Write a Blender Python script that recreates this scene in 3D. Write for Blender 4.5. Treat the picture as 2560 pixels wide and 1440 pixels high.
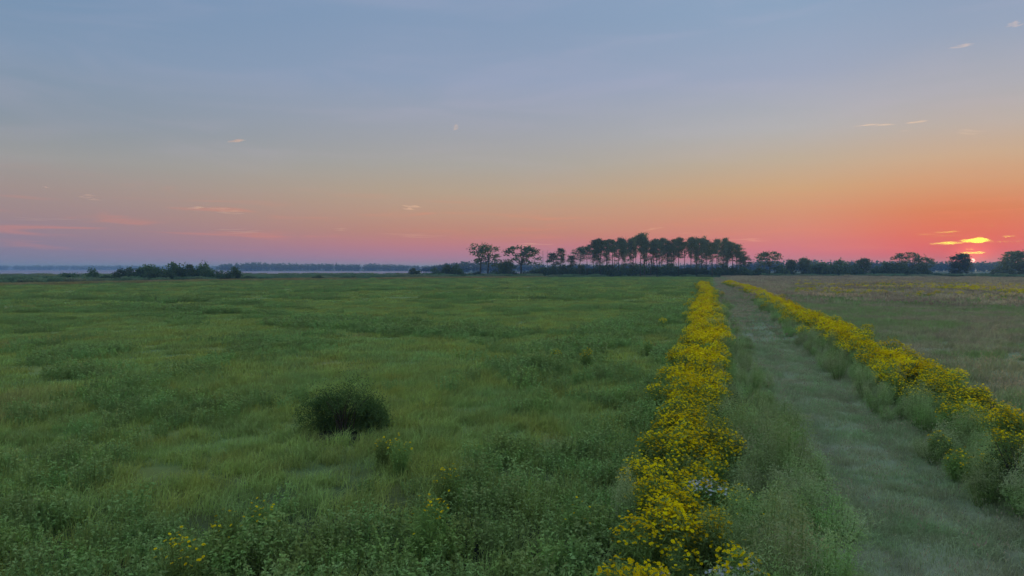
import bpy, math, random
import numpy as np

# ------------------------------------------------------------------ scene, camera, light
for o in list(bpy.data.objects):
    bpy.data.objects.remove(o, do_unlink=True)
sc = bpy.context.scene
COL = sc.collection
R = math.radians
W, H, F = 2560.0, 1440.0, 1668.0           # photo size, focal length in photo pixels
CAM = np.array([0.0, 0.0, 4.2])
PITCH = math.atan(48.0 / F)                # looking slightly down: horizon on row 672

cd = bpy.data.cameras.new('camera')
cam = bpy.data.objects.new('camera', cd); COL.objects.link(cam)
cd.sensor_width = 36.0
cd.lens = 36.0 * F / W
cd.clip_start = 0.1
cd.clip_end = 120000.0
cam.location = CAM
cam.rotation_euler = (math.pi / 2 - PITCH, 0, 0)
sc.camera = cam

def ray(px, py):
    x = (px - W / 2) / F; y = -(py - H / 2) / F
    c, s = math.cos(PITCH), math.sin(PITCH)
    d = np.array([x, c + y * s, -s + y * c])
    return d / np.linalg.norm(d)
def at(px, py, z=0.0):                     # the point at height z behind a photo pixel
    d = ray(px, py); t = (z - CAM[2]) / d[2]
    return CAM + d * t
def at_y(px, py, Y):                       # the point at forward distance Y behind a photo pixel
    d = ray(px, py); return CAM + d * (Y / d[1])

SUN_D = ray(2432, 651)
SUN_AZ = math.atan2(SUN_D[0], SUN_D[1])
SUN_EL = math.asin(SUN_D[2])

def lin(c):
    f = lambda v: v / 12.92 if v <= 0.04045 else ((v + 0.055) / 1.055) ** 2.4
    return tuple(f(v / 255.0) for v in c)

world = bpy.data.worlds.new('World'); sc.world = world; world.use_nodes = True
def build_world():
    nt = world.node_tree; nt.nodes.clear(); N = nt.nodes; L = nt.links
    out = N.new('ShaderNodeOutputWorld'); bg = N.new('ShaderNodeBackground')
    L.new(bg.outputs[0], out.inputs[0])
    tc = N.new('ShaderNodeTexCoord'); sep = N.new('ShaderNodeSeparateXYZ')
    L.new(tc.outputs['Generated'], sep.inputs[0])
    def M(op, a, b=None, c=None):
        n = N.new('ShaderNodeMath'); n.operation = op
        for i, v in enumerate((a, b, c)):
            if v is None: continue
            if isinstance(v, (int, float)): n.inputs[i].default_value = v
            else: L.new(v, n.inputs[i])
        return n.outputs[0]
    x, y, z = sep.outputs
    elev = M('DIVIDE', M('ARCSINE', z), math.pi / 2)           # 0 at the horizon, 1 overhead
    hl = M('SQRT', M('ADD', M('MULTIPLY', x, x), M('MULTIPLY', y, y)))
    hd = M('DIVIDE', M('ADD', M('MULTIPLY', x, math.sin(SUN_AZ)), M('MULTIPLY', y, math.cos(SUN_AZ))), M('MAXIMUM', hl, 1e-4))
    az = M('MULTIPLY', M('ARCCOSINE', M('MINIMUM', M('MAXIMUM', hd, -1.0), 1.0)), 180 / math.pi)  # degrees away from the sun
    def ramp(stops):
        r = N.new('ShaderNodeValToRGB'); cr = r.color_ramp; cr.interpolation = 'EASE' if False else 'LINEAR'
        while len(cr.elements) > 1: cr.elements.remove(cr.elements[-1])
        for i, (deg, c) in enumerate(stops):
            e = cr.elements[0] if i == 0 else cr.elements.new(deg / 90.0)
            e.position = deg / 90.0; e.color = (*lin(c), 1)
        L.new(elev, r.inputs[0]); return r.outputs[0]
    TOP = [(32, (132, 156, 190)), (90, (132, 158, 194))]
    c0 = ramp([(0, (224, 70, 98)), (1.2, (228, 74, 84)), (2.4, (218, 92, 78)), (4.2, (204, 116, 82)), (6.0, (197, 144, 108)),
               (8.0, (190, 162, 136)), (10.2, (176, 167, 160)), (12.5, (164, 166, 175)), (16.5, (142, 158, 182)), (20, (133, 154, 182))] + TOP)
    c1 = ramp([(0, (214, 96, 128)), (1.3, (216, 106, 122)), (2.8, (210, 124, 112)), (4.4, (203, 139, 110)), (6.3, (196, 157, 120)),
               (8.5, (182, 166, 146)), (11, (169, 170, 172)), (15, (151, 162, 185)), (20, (134, 158, 186))] + TOP)
    c2 = ramp([(0, (168, 112, 150)), (1.0, (182, 116, 142)), (2.2, (196, 122, 124)), (3.0, (192, 130, 114)), (4.5, (187, 144, 122)),
               (6.5, (178, 156, 134)), (8.8, (165, 160, 154)), (12, (154, 158, 170)), (15.5, (140, 155, 181)), (20, (130, 151, 180))] + TOP)
    c3 = ramp([(0, (122, 118, 150)), (1.0, (130, 120, 148)), (2.3, (146, 126, 142)), (3.8, (156, 133, 136)), (5.6, (158, 141, 138)),
               (7.8, (150, 150, 150)), (10.5, (134, 146, 160)), (15, (124, 146, 172)), (20, (113, 142, 174))] + TOP)
    def mixc(f, a, b):
        n = N.new('ShaderNodeMix'); n.data_type = 'RGBA'
        if isinstance(f, (int, float)): n.inputs['Factor'].default_value = f
        else: L.new(f, n.inputs['Factor'])
        L.new(a, n.inputs['A']); L.new(b, n.inputs['B']); return n.outputs['Result']
    def mr(v, a, b):
        n = N.new('ShaderNodeMapRange'); n.clamp = True; n.interpolation_type = 'SMOOTHSTEP'
        L.new(v, n.inputs[0]); n.inputs[1].default_value = a; n.inputs[2].default_value = b; return n.outputs[0]
    col = mixc(mr(az, 0, 13), c0, c1)
    col = mixc(mr(az, 10, 38), col, c2)
    col = mixc(mr(az, 34, 76), col, c3)
    # thin veils: long level streaks of warmer light low in the sky
    mp = N.new('ShaderNodeMapping'); mp.inputs['Scale'].default_value = (7, 7, 95)
    L.new(tc.outputs['Generated'], mp.inputs[0])
    ns = N.new('ShaderNodeTexNoise'); ns.inputs['Scale'].default_value = 1.0; ns.inputs['Detail'].default_value = 5.0
    ns.inputs['Distortion'].default_value = 0.7
    L.new(mp.outputs[0], ns.inputs['Vector'])
    band = M('MULTIPLY', mr(elev, 0.6 / 90, 2.2 / 90), M('SUBTRACT', 1.0, mr(elev, 3.5 / 90, 8 / 90)))
    f = M('MULTIPLY', M('MULTIPLY', mr(ns.outputs[0], 0.52, 0.78), band), 0.32)
    warm = N.new('ShaderNodeRGB'); warm.outputs[0].default_value = (*lin((232, 132, 104)), 1)
    col = mixc(f, col, warm.outputs[0])
    mp2 = N.new('ShaderNodeMapping'); mp2.inputs['Scale'].default_value = (2.2, 2.2, 14); mp2.inputs['Rotation'].default_value = (0.05, 0.08, 0.3)
    L.new(tc.outputs['Generated'], mp2.inputs[0])
    n2 = N.new('ShaderNodeTexNoise'); n2.inputs['Scale'].default_value = 1.6; n2.inputs['Detail'].default_value = 6.0; n2.inputs['Distortion'].default_value = 0.8
    L.new(mp2.outputs[0], n2.inputs['Vector'])
    veil = N.new('ShaderNodeRGB'); veil.outputs[0].default_value = (*lin((205, 186, 206)), 1)
    col = mixc(M('MULTIPLY', M('MULTIPLY', mr(n2.outputs[0], 0.42, 0.78), mr(elev, 4 / 90, 10 / 90)), 0.10), col, veil.outputs[0])
    # physical sky underneath, same sun
    sky = N.new('ShaderNodeTexSky'); sky.sky_type = 'NISHITA'; sky.sun_disc = False
    sky.sun_elevation = SUN_EL; sky.sun_rotation = SUN_AZ; sky.dust_density = 2.5; sky.air_density = 1.2
    sk = N.new('ShaderNodeVectorMath'); sk.operation = 'SCALE'; sk.inputs['Scale'].default_value = 0.012
    L.new(sky.outputs[0], sk.inputs[0])
    add = N.new('ShaderNodeVectorMath'); add.operation = 'ADD'
    cs = N.new('ShaderNodeVectorMath'); cs.operation = 'SCALE'; cs.inputs['Scale'].default_value = 0.935
    L.new(col, cs.inputs[0]); L.new(cs.outputs[0], add.inputs[0]); L.new(sk.outputs[0], add.inputs[1])
    # the sun's disc and its tight glow
    dt = N.new('ShaderNodeVectorMath'); dt.operation = 'DOT_PRODUCT'
    L.new(tc.outputs['Generated'], dt.inputs[0]); dt.inputs[1].default_value = tuple(SUN_D)
    ang = M('MULTIPLY', M('ARCCOSINE', M('MINIMUM', dt.outputs['Value'], 1.0)), 180 / math.pi)
    disc = M('SUBTRACT', 1.0, mr(ang, 0.10, 0.15))
    glow = M('MULTIPLY', M('POWER', M('SUBTRACT', 1.0, mr(ang, 0.0, 3.0)), 3.0), 0.5)
    dc = N.new('ShaderNodeVectorMath'); dc.operation = 'SCALE'; dc.inputs[0].default_value = (3.0, 1.5, 1.1); L.new(disc, dc.inputs['Scale'])
    gc = N.new('ShaderNodeVectorMath'); gc.operation = 'SCALE'; gc.inputs[0].default_value = (1.0, 0.16, 0.04); L.new(glow, gc.inputs['Scale'])
    a2 = N.new('ShaderNodeVectorMath'); a2.operation = 'ADD'; L.new(add.outputs[0], a2.inputs[0]); L.new(dc.outputs[0], a2.inputs[1])
    a3 = N.new('ShaderNodeVectorMath'); a3.operation = 'ADD'; L.new(a2.outputs[0], a3.inputs[0]); L.new(gc.outputs[0], a3.inputs[1])
    L.new(a3.outputs[0], bg.inputs['Color']); bg.inputs['Strength'].default_value = 1.0
build_world()

sl = bpy.data.lights.new('sun', 'SUN'); sun = bpy.data.objects.new('sun', sl); COL.objects.link(sun)
sl.energy = 4.0; sl.angle = R(0.5); sl.color = (1.0, 0.66, 0.16)
from mathutils import Vector, Matrix, Euler
sun.rotation_euler = Vector(SUN_D).to_track_quat('Z', 'Y').to_euler()
sun.location = (60, 80, 60)

sc.render.engine = 'CYCLES'
sc.view_settings.view_transform = 'Standard'; sc.view_settings.look = 'None'
sc.view_settings.exposure = 0.16; sc.view_settings.gamma = 1.0
try: sc.view_settings.use_curve_mapping = False
except Exception: pass
cy = sc.cycles
cy.use_denoising = True; cy.denoiser = 'OPENIMAGEDENOISE'
cy.max_bounces = 6; cy.diffuse_bounces = 4; cy.glossy_bounces = 2; cy.transmission_bounces = 3
cy.volume_bounces = 1; cy.transparent_max_bounces = 8
cy.caustics_reflective = False; cy.caustics_refractive = False

# ------------------------------------------------------------------ helpers
rng = np.random.default_rng(7)
def sstep(a, b, x):
    t = np.clip((np.asarray(x, float) - a) / (b - a), 0, 1); return t * t * (3 - 2 * t)

_perm = np.random.default_rng(11).random((64, 64))
def vnoise(x, y):                           # smooth value noise, 0..1
    x = np.asarray(x, float); y = np.asarray(y, float)
    xi = np.floor(x).astype(int); yi = np.floor(y).astype(int)
    fx = x - xi; fy = y - yi; fx = fx * fx * (3 - 2 * fx); fy = fy * fy * (3 - 2 * fy)
    g = lambda a, b: _perm[a % 64, b % 64]
    return (g(xi, yi) * (1 - fx) + g(xi + 1, yi) * fx) * (1 - fy) + (g(xi, yi + 1) * (1 - fx) + g(xi + 1, yi + 1) * fx) * fy
def fbm(x, y, o=3):
    s = 0; a = 0.5; t = 0
    for i in range(o):
        s = s + a * vnoise(x * 2 ** i + 13 * i, y * 2 ** i + 7 * i); t += a; a *= 0.5
    return s / t

def mesh(name, verts, faces, mat=None, smooth=False):
    me = bpy.data.meshes.new(name)
    verts = np.asarray(verts, np.float32).reshape(-1, 3)
    if isinstance(faces, np.ndarray):
        k = faces.shape[1]; nf = len(faces)
        me.vertices.add(len(verts)); me.vertices.foreach_set('co', verts.ravel())
        me.loops.add(nf * k); me.loops.foreach_set('vertex_index', faces.astype(np.int32).ravel())
        me.polygons.add(nf)
        me.polygons.foreach_set('loop_start', np.arange(nf, dtype=np.int32) * k)
        me.update(calc_edges=True); me.validate()
    else:
        me.from_pydata([tuple(v) for v in verts], [], [tuple(f) for f in faces]); me.update()
    if mat: me.materials.append(mat)
    if smooth: me.polygons.foreach_set('use_smooth', np.ones(len(me.polygons), bool))
    return me
def link(name, data, parent=None, loc=None):
    o = bpy.data.objects.new(name, data); COL.objects.link(o)
    if parent is not None: o.parent = parent
    if loc is not None: o.location = loc
    return o
def tag(o, label=None, cat=None, group=None, kind=None):
    if label: o['label'] = label
    if cat: o['category'] = cat
    if group: o['group'] = group
    if kind: o['kind'] = kind
    return o
def thing(name, label, cat, loc, rz=0.0, scale=(1, 1, 1), group=None, parts=()):
    e = bpy.data.objects.new(name, None); COL.objects.link(e)
    e.empty_display_size = 0.3
    e.location = loc; e.rotation_euler = (0, 0, rz); e.scale = scale
    tag(e, label, cat, group)
    for pn, me in parts: link(pn, me, e)
    return e

class Geo:                                  # gathers quads for one mesh
    def __init__(s): s.v = []; s.f = []; s.n = 0
    def add(s, v, f):
        v = np.asarray(v, float).reshape(-1, 3); f = np.asarray(f, int)
        s.v.append(v); s.f.append(f + s.n); s.n += len(v)
    def tube(s, pts, rad, sides=6):
        pts = np.asarray(pts, float); n = len(pts); rad = np.broadcast_to(rad, (n,))
        V = []
        for i in range(n):
            t = pts[min(i + 1, n - 1)] - pts[max(i - 1, 0)]; t = t / (np.linalg.norm(t) + 1e-9)
            a = np.cross(t, [0.31, 0.95, 0.05]); a /= np.linalg.norm(a) + 1e-9; b = np.cross(t, a)
            for k in range(sides):
                th = 2 * math.pi * k / sides
                V.append(pts[i] + rad[i] * (a * math.cos(th) + b * math.sin(th)))
        Fq = [[i * sides + k, i * sides + (k + 1) % sides, (i + 1) * sides + (k + 1) % sides, (i + 1) * sides + k]
              for i in range(n - 1) for k in range(sides)]
        s.add(V, Fq)
    def leaves(s, base, dirn, length, width, r, fold=0.0):   # diamond leaves
        base = np.asarray(base, float); d = np.asarray(dirn, float)
        d = d / (np.linalg.norm(d, axis=1, keepdims=True) + 1e-9)
        n = len(base); q = r.normal(size=(n, 3)); w = np.cross(d, q); w /= np.linalg.norm(w, axis=1, keepdims=True) + 1e-9
        length = np.broadcast_to(length, (n,))[:, None]; width = np.broadcast_to(width, (n,))[:, None]
        m = base + d * length * 0.45
        tip = base + d * length + np.array([0, 0, -1.0]) * length * fold
        V = np.stack([base, m + w * width / 2, tip, m - w * width / 2], 1).reshape(-1, 3)
        s.add(V, np.arange(4 * n).reshape(n, 4))
    def mesh(s, name, mat, smooth=False):
        return mesh(name, np.concatenate(s.v), np.concatenate(s.f), mat, smooth)

def rdir(n, r, up=0.0):
    d = r.normal(size=(n, 3)); d /= np.linalg.norm(d, axis=1, keepdims=True); d[:, 2] += up
    return d / np.linalg.norm(d, axis=1, keepdims=True)

# ------------------------------------------------------------------ materials
def new_mat(name):
    m = bpy.data.materials.new(name); m.use_nodes = True; nt = m.node_tree; nt.nodes.clear()
    out = nt.nodes.new('ShaderNodeOutputMaterial'); return m, nt, out
def noise_col(nt, cols, scale, detail=3.0, lo=0.32, hi=0.68, stretch=(1, 1, 1)):
    g = nt.nodes.new('ShaderNodeNewGeometry'); mp = nt.nodes.new('ShaderNodeMapping'); mp.inputs['Scale'].default_value = stretch
    nt.links.new(g.outputs['Position'], mp.inputs[0])
    n = nt.nodes.new('ShaderNodeTexNoise'); n.inputs['Scale'].default_value = scale; n.inputs['Detail'].default_value = detail
    nt.links.new(mp.outputs[0], n.inputs['Vector'])
    r = nt.nodes.new('ShaderNodeValToRGB'); e = r.color_ramp.elements
    while len(e) > 1: e.remove(e[-1])
    for i, c in enumerate(cols):
        p = lo + (hi - lo) * i / max(1, len(cols) - 1)
        q = e[0] if i == 0 else e.new(p)
        q.position = p; q.color = (*c, 1)
    nt.links.new(n.outputs[0], r.inputs[0]); return r.outputs[0]
def mixrgb(nt, f, a, b, mode='MIX'):
    n = nt.nodes.new('ShaderNodeMix'); n.data_type = 'RGBA'; n.blend_type = mode
    for k, v in (('Factor', f), ('A', a), ('B', b)):
        if isinstance(v, (int, float)): n.inputs[k].default_value = v
        elif isinstance(v, tuple): n.inputs[k].default_value = (*v, 1)
        else: nt.links.new(v, n.inputs[k])
    return n.outputs['Result']
def rand_hsv(nt, c, dv=0.35, dh=0.02):      # small differences from plant to plant
    oi = nt.nodes.new('ShaderNodeObjectInfo'); h = nt.nodes.new('ShaderNodeHueSaturation')
    a = nt.nodes.new('ShaderNodeMapRange'); a.inputs[3].default_value = 1 - dv; a.inputs[4].default_value = 1 + dv
    b = nt.nodes.new('ShaderNodeMapRange'); b.inputs[3].default_value = 0.5 - dh; b.inputs[4].default_value = 0.5 + dh
    nt.links.new(oi.outputs['Random'], a.inputs[0]); nt.links.new(oi.outputs['Random'], b.inputs[0])
    nt.links.new(a.outputs[0], h.inputs['Value']); nt.links.new(b.outputs[0], h.inputs['Hue']); nt.links.new(c, h.inputs['Color'])
    return h.outputs[0]
def leaf_mat(name, cols, scale=0.25, trans=0.8, dv=0.2, fine=None, stretch=(1, 1, 1), dh=0.015, up=0.0, wax=0.0):
    m, nt, out = new_mat(name)
    c = noise_col(nt, cols, scale, stretch=stretch)
    if fine: c = mixrgb(nt, 0.5, c, noise_col(nt, fine[0], fine[1]))
    c = rand_hsv(nt, c, dv, dh)
    d = nt.nodes.new('ShaderNodeBsdfDiffuse'); t = nt.nodes.new('ShaderNodeBsdfTranslucent'); mx = nt.nodes.new('ShaderNodeAddShader')   # a thin leaf both reflects and lets light through
    nt.links.new(c, d.inputs[0]); nt.links.new(mixrgb(nt, 1.0, c, (trans, trans, trans * 0.8), 'MULTIPLY'), t.inputs[0])
    if up:                                  # a tuft's blades curve every way: shade them by their mean, upward-facing normal
        g = nt.nodes.new('ShaderNodeNewGeometry'); a = nt.nodes.new('ShaderNodeVectorMath'); a.operation = 'SCALE'; a.inputs['Scale'].default_value = 1 - up
        nt.links.new(g.outputs['Normal'], a.inputs[0]); b = nt.nodes.new('ShaderNodeVectorMath'); b.operation = 'ADD'; b.inputs[1].default_value = (0, 0, up)
        nt.links.new(a.outputs[0], b.inputs[0]); n = nt.nodes.new('ShaderNodeVectorMath'); n.operation = 'NORMALIZE'
        nt.links.new(b.outputs[0], n.inputs[0]); nt.links.new(n.outputs[0], d.inputs['Normal'])
    nt.links.new(d.outputs[0], mx.inputs[0]); nt.links.new(t.outputs[0], mx.inputs[1]); last = mx.outputs[0]
    if wax:                                 # waxy leaf surface
        gl = nt.nodes.new('ShaderNodeBsdfGlossy'); gl.inputs['Roughness'].default_value = 0.5; gl.inputs['Color'].default_value = (0.9, 1.0, 0.9, 1)
        m2 = nt.nodes.new('ShaderNodeMixShader'); m2.inputs[0].default_value = wax
        nt.links.new(last, m2.inputs[1]); nt.links.new(gl.outputs[0], m2.inputs[2]); last = m2.outputs[0]
    nt.links.new(last, out.inputs[0])
    return m
def bark_mat(name, a, b):
    m, nt, out = new_mat(name)
    c = noise_col(nt, (a, b), 2.5, 5.0, stretch=(1, 1, 0.25))
    p = nt.nodes.new('ShaderNodeBsdfPrincipled'); p.inputs['Roughness'].default_value = 0.9
    nt.links.new(c, p.inputs['Base Color']); nt.links.new(p.outputs[0], out.inputs[0]); return m

G_BLUE, G_MID, G_YEL, G_TAN = (0.31, 0.42, 0.13), (0.36, 0.435, 0.115), (0.42, 0.43, 0.09), (0.47, 0.41, 0.14)
M_grass = leaf_mat('grass_blades', (G_BLUE, G_MID, G_YEL, G_MID, G_BLUE, G_YEL, G_TAN), 0.16, stretch=(1, 0.55, 1), fine=((G_BLUE, G_MID, G_YEL), 0.9), up=0.85)
T_COLS = ((0.34, 0.44, 0.19), (0.40, 0.45, 0.22), (0.46, 0.43, 0.25))
M_track = leaf_mat('track_grass', T_COLS, 0.5, fine=(((0.31, 0.43, 0.18), (0.44, 0.43, 0.24)), 1.1), up=0.85)
R_COLS = ((0.30, 0.41, 0.145), (0.37, 0.43, 0.17), (0.33, 0.42, 0.145), (0.50, 0.42, 0.25), (0.33, 0.43, 0.145))
M_rfield = leaf_mat('dry_meadow_grass', R_COLS, 0.10, stretch=(0.6, 1, 1), up=0.85)
M_weed = leaf_mat('weed_leaves', ((0.24, 0.37, 0.085), (0.31, 0.42, 0.125), (0.33, 0.42, 0.075)), 0.7, fine=(((0.19, 0.32, 0.08), (0.38, 0.45, 0.155)), 2.5), up=0.8, wax=0.01)
M_tan = leaf_mat('seed_heads', ((0.34, 0.25, 0.16), (0.42, 0.33, 0.21)), 0.6, up=0.5)
M_edge = leaf_mat('ripe_grass', ((0.46, 0.30, 0.13), (0.38, 0.33, 0.11), (0.50, 0.34, 0.19)), 0.06, up=0.85)
M_scrub = leaf_mat('marsh_scrub', ((0.11, 0.18, 0.085), (0.17, 0.24, 0.12), (0.27, 0.26, 0.15)), 0.05, up=0.6)
M_pine = leaf_mat('pine_needles', ((0.085, 0.11, 0.075), (0.115, 0.14, 0.09)), 0.5, trans=0.6, dv=0.2)
M_oak = leaf_mat('broad_leaves', ((0.075, 0.105, 0.06), (0.11, 0.14, 0.075)), 0.4, trans=0.6, dv=0.25)
M_bush = leaf_mat('bush_leaves', ((0.065, 0.11, 0.055), (0.115, 0.155, 0.075)), 0.5, trans=0.5, dv=0.3)
M_wood = leaf_mat('far_wood_leaves', ((0.03, 0.045, 0.04), (0.045, 0.06, 0.045)), 0.02, trans=0.1, dv=0.1)
M_feather = leaf_mat('feathery_leaves', ((0.25, 0.37, 0.10), (0.33, 0.42, 0.15), (0.40, 0.42, 0.20)), 1.2, trans=0.8, dv=0.25, up=0.7)
M_shrub = leaf_mat('shrub_leaves', ((0.09, 0.15, 0.04), (0.15, 0.21, 0.06)), 2.0, trans=0.25, dv=0.1, up=0.5)
M_stem = leaf_mat('flower_foliage', ((0.17, 0.26, 0.06), (0.25, 0.33, 0.085)), 1.5, trans=0.7, up=0.6)
M_petal = leaf_mat('yellow_petals', ((0.84, 0.55, 0.004), (0.88, 0.69, 0.006)), 3.0, trans=0.55, dv=0.2, dh=0.008, up=0.7)
M_disk = leaf_mat('flower_centres', ((0.45, 0.24, 0.01), (0.55, 0.3, 0.015)), 3.0, trans=0.1)
M_white = leaf_mat('white_petals', ((0.50, 0.50, 0.46), (0.62, 0.62, 0.56)), 3.0, trans=0.2)
M_bark = bark_mat('bark', (0.06, 0.045, 0.035), (0.11, 0.085, 0.065))
M_snag = bark_mat('bleached_wood', (0.45, 0.40, 0.36), (0.62, 0.56, 0.50))
M_twig = bark_mat('twigs', (0.07, 0.055, 0.035), (0.13, 0.10, 0.06))

# ------------------------------------------------------------------ terrain
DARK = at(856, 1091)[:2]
KT = 0.30                                   # the track runs along X = s + KT * Y
def s_of(X, Y): return np.asarray(X) - KT * np.asarray(Y)
def near_shore(X): return 455 + 28 * (vnoise(np.asarray(X) / 60.0 + 5, 0.3) - 0.5) * 2
def far_shore(X, Y):                        # forward distance at which the far land begins, by bearing
    b = np.asarray(X) / np.maximum(np.asarray(Y), 1.0)
    d = np.where(b < -0.43, 2700.0, 1500.0)
    d = 2700 - 1200 * sstep(-0.45, -0.40, b)
    d = d - 600 * sstep(-0.145, -0.115, b)
    d = d + 150 * sstep(-0.03, 0.03, b)
    return d + 40 * (vnoise(b * 60, 3.1) - 0.5)
def field_edge(X):                          # where the mown field ends and marsh scrub begins
    return np.interp(X, [-400, -134, -102, -60, -33, 60, 400], [95, 172, 248, 285, 306, 335, 345])
PONDS = [(at(690, 694.5, -0.8), 26, 14), (at(915, 690.5, -0.8), 24, 12), (at(625, 693.5, -0.8), 12, 6)]
def height(X, Y):
    X = np.asarray(X, float); Y = np.asarray(Y, float)
    h = 0.16 * (fbm(X / 17.0 + 3, Y / 17.0 + 9) - 0.5) + 0.05 * (vnoise(X / 2.3, Y / 2.3) - 0.5)
    s = s_of(X, Y)
    trk = sstep(1.4, 2.0, s) * (1 - sstep(4.8, 5.3, s)) * (1 - sstep(300, 330, Y))
    h = h * (1 - 0.6 * trk) - 0.06 * trk - 0.05 * trk * (np.exp(-((s - 2.75) / 0.22) ** 2) + np.exp(-((s - 4.3) / 0.22) ** 2))
    r = np.hypot(X, Y)
    h = h * (1 - sstep(300, 420, r)) 
    bay = sstep(0, 26, Y - near_shore(X)) * (1 - sstep(-26, 26, Y - far_shore(X, Y))) * (1 - sstep(0.36, 0.40, X / np.maximum(Y, 1)))
    bay = np.where(Y > 0, bay, 0)
    h = h - 2.2 * bay
    for c, a, b in PONDS:
        q = ((X - c[0]) / a) ** 2 + ((Y - c[1]) / b) ** 2
        h = h - 1.3 * (1 - sstep(0.4, 1.3, q))
    return h
def gz(x, y): return float(height(np.array([x]), np.array([y]))[0])

def build_ground():
    rad = [0.0]
    r = 2.0
    while r < 200: rad.append(r); r *= 1.045
    while r < 560: rad.append(r); r += 7.0
    while r < 14000: rad.append(r); r *= 1.06
    rad.append(14000.0); rad = np.array(rad)
    th = np.concatenate([np.linspace(-50, 50, 260), np.linspace(50, 310, 120)[1:-1]]) * math.pi / 180
    T, Rr = np.meshgrid(th, rad)
    X = Rr * np.sin(T); Y = Rr * np.cos(T); Z = height(X, Y)
    V = np.stack([X, Y, Z], -1).reshape(-1, 3)
    nt_, nr = len(th), len(rad)
    i, j = np.meshgrid(np.arange(nr - 1), np.arange(nt_), indexing='ij')
    j2 = (j + 1) % nt_
    Fq = np.stack([i * nt_ + j, i * nt_ + j2, (i + 1) * nt_ + j2, (i + 1) * nt_ + j], -1).reshape(-1, 4)[:, ::-1]
    m, nt, out = new_mat('ground_soil')
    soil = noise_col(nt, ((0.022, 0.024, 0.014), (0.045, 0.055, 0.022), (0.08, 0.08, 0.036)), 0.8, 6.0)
    left = mixrgb(nt, 0.5, noise_col(nt, (G_BLUE, G_MID, G_YEL, G_MID, G_BLUE, G_YEL, G_TAN), 0.16, stretch=(1, 0.55, 1)), noise_col(nt, ((0.12, 0.22, 0.08), (0.24, 0.32, 0.09), (0.30, 0.30, 0.07)), 1.3, 6.0))
    right = mixrgb(nt, 0.4, noise_col(nt, R_COLS, 0.10, stretch=(0.6, 1, 1)), noise_col(nt, ((0.16, 0.26, 0.10), (0.33, 0.33, 0.17)), 1.1, 6.0))
    track = mixrgb(nt, 0.5, noise_col(nt, T_COLS, 0.5), noise_col(nt, ((0.20, 0.29, 0.13), (0.38, 0.38, 0.22)), 2.2, 6.0))
    g = nt.nodes.new('ShaderNodeNewGeometry'); sp = nt.nodes.new('ShaderNodeSeparateXYZ'); nt.links.new(g.outputs['Position'], sp.inputs[0])
    def mth(op, a, b=None):
        n = nt.nodes.new('ShaderNodeMath'); n.operation = op
        for k, v in enumerate((a, b)):
            if v is None: continue
            if isinstance(v, (int, float)): n.inputs[k].default_value = v
            else: nt.links.new(v, n.inputs[k])
        return n.outputs[0]
    def rng_(v, a, b):
        n = nt.nodes.new('ShaderNodeMapRange'); n.inputs[1].default_value = a; n.inputs[2].default_value = b; nt.links.new(v, n.inputs[0]); return n.outputs[0]
    sv = mth('SUBTRACT', sp.outputs[0], mth('MULTIPLY', sp.outputs[1], KT))
    rut = mth('MAXIMUM', mth('SUBTRACT', 1.0, rng_(mth('ABSOLUTE', mth('SUBTRACT', sv, 2.75)), 0.08, 0.3)), mth('SUBTRACT', 1.0, rng_(mth('ABSOLUTE', mth('SUBTRACT', sv, 4.3)), 0.08, 0.3)))
    track = mixrgb(nt, mth('MULTIPLY', rut, 0.4), track, noise_col(nt, ((0.10, 0.085, 0.05), (0.22, 0.18, 0.11)), 0.7, 5.0))
    c = mixrgb(nt, rng_(sv, 1.2, 1.9), left, track); c = mixrgb(nt, rng_(sv, 5.0, 6.0), c, right)
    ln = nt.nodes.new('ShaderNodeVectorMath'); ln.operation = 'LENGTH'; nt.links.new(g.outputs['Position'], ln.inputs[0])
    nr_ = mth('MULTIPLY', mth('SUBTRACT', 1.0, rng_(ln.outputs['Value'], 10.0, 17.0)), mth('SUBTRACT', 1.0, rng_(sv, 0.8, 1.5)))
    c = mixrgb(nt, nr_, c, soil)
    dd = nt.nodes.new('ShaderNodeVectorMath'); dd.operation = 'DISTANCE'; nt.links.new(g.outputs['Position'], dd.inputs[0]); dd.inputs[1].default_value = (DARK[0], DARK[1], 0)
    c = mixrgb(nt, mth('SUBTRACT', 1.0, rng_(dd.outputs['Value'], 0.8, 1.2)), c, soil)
    marsh = noise_col(nt, ((0.14, 0.20, 0.11), (0.20, 0.24, 0.13), (0.25, 0.23, 0.14)), 0.03, 5.0, stretch=(0.5, 1.5, 1))
    c = mixrgb(nt, rng_(ln.outputs['Value'], 340.0, 400.0), c, marsh)
    p = nt.nodes.new('ShaderNodeBsdfPrincipled'); p.inputs['Roughness'].default_value = 0.95; p.inputs['Specular IOR Level'].default_value = 0.1
    b = nt.nodes.new('ShaderNodeBump'); b.inputs['Strength'].default_value = 0.5; b.inputs['Distance'].default_value = 0.1
    nn = nt.nodes.new('ShaderNodeTexNoise'); nn.inputs['Scale'].default_value = 3.0; nn.inputs['Detail'].default_value = 6
    nt.links.new(g.outputs['Position'], nn.inputs['Vector']); nt.links.new(nn.outputs[0], b.inputs['Height']); nt.links.new(b.outputs[0], p.inputs['Normal'])
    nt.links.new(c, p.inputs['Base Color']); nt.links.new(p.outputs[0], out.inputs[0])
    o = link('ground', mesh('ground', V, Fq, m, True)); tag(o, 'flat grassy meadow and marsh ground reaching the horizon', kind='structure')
build_ground()

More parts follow.
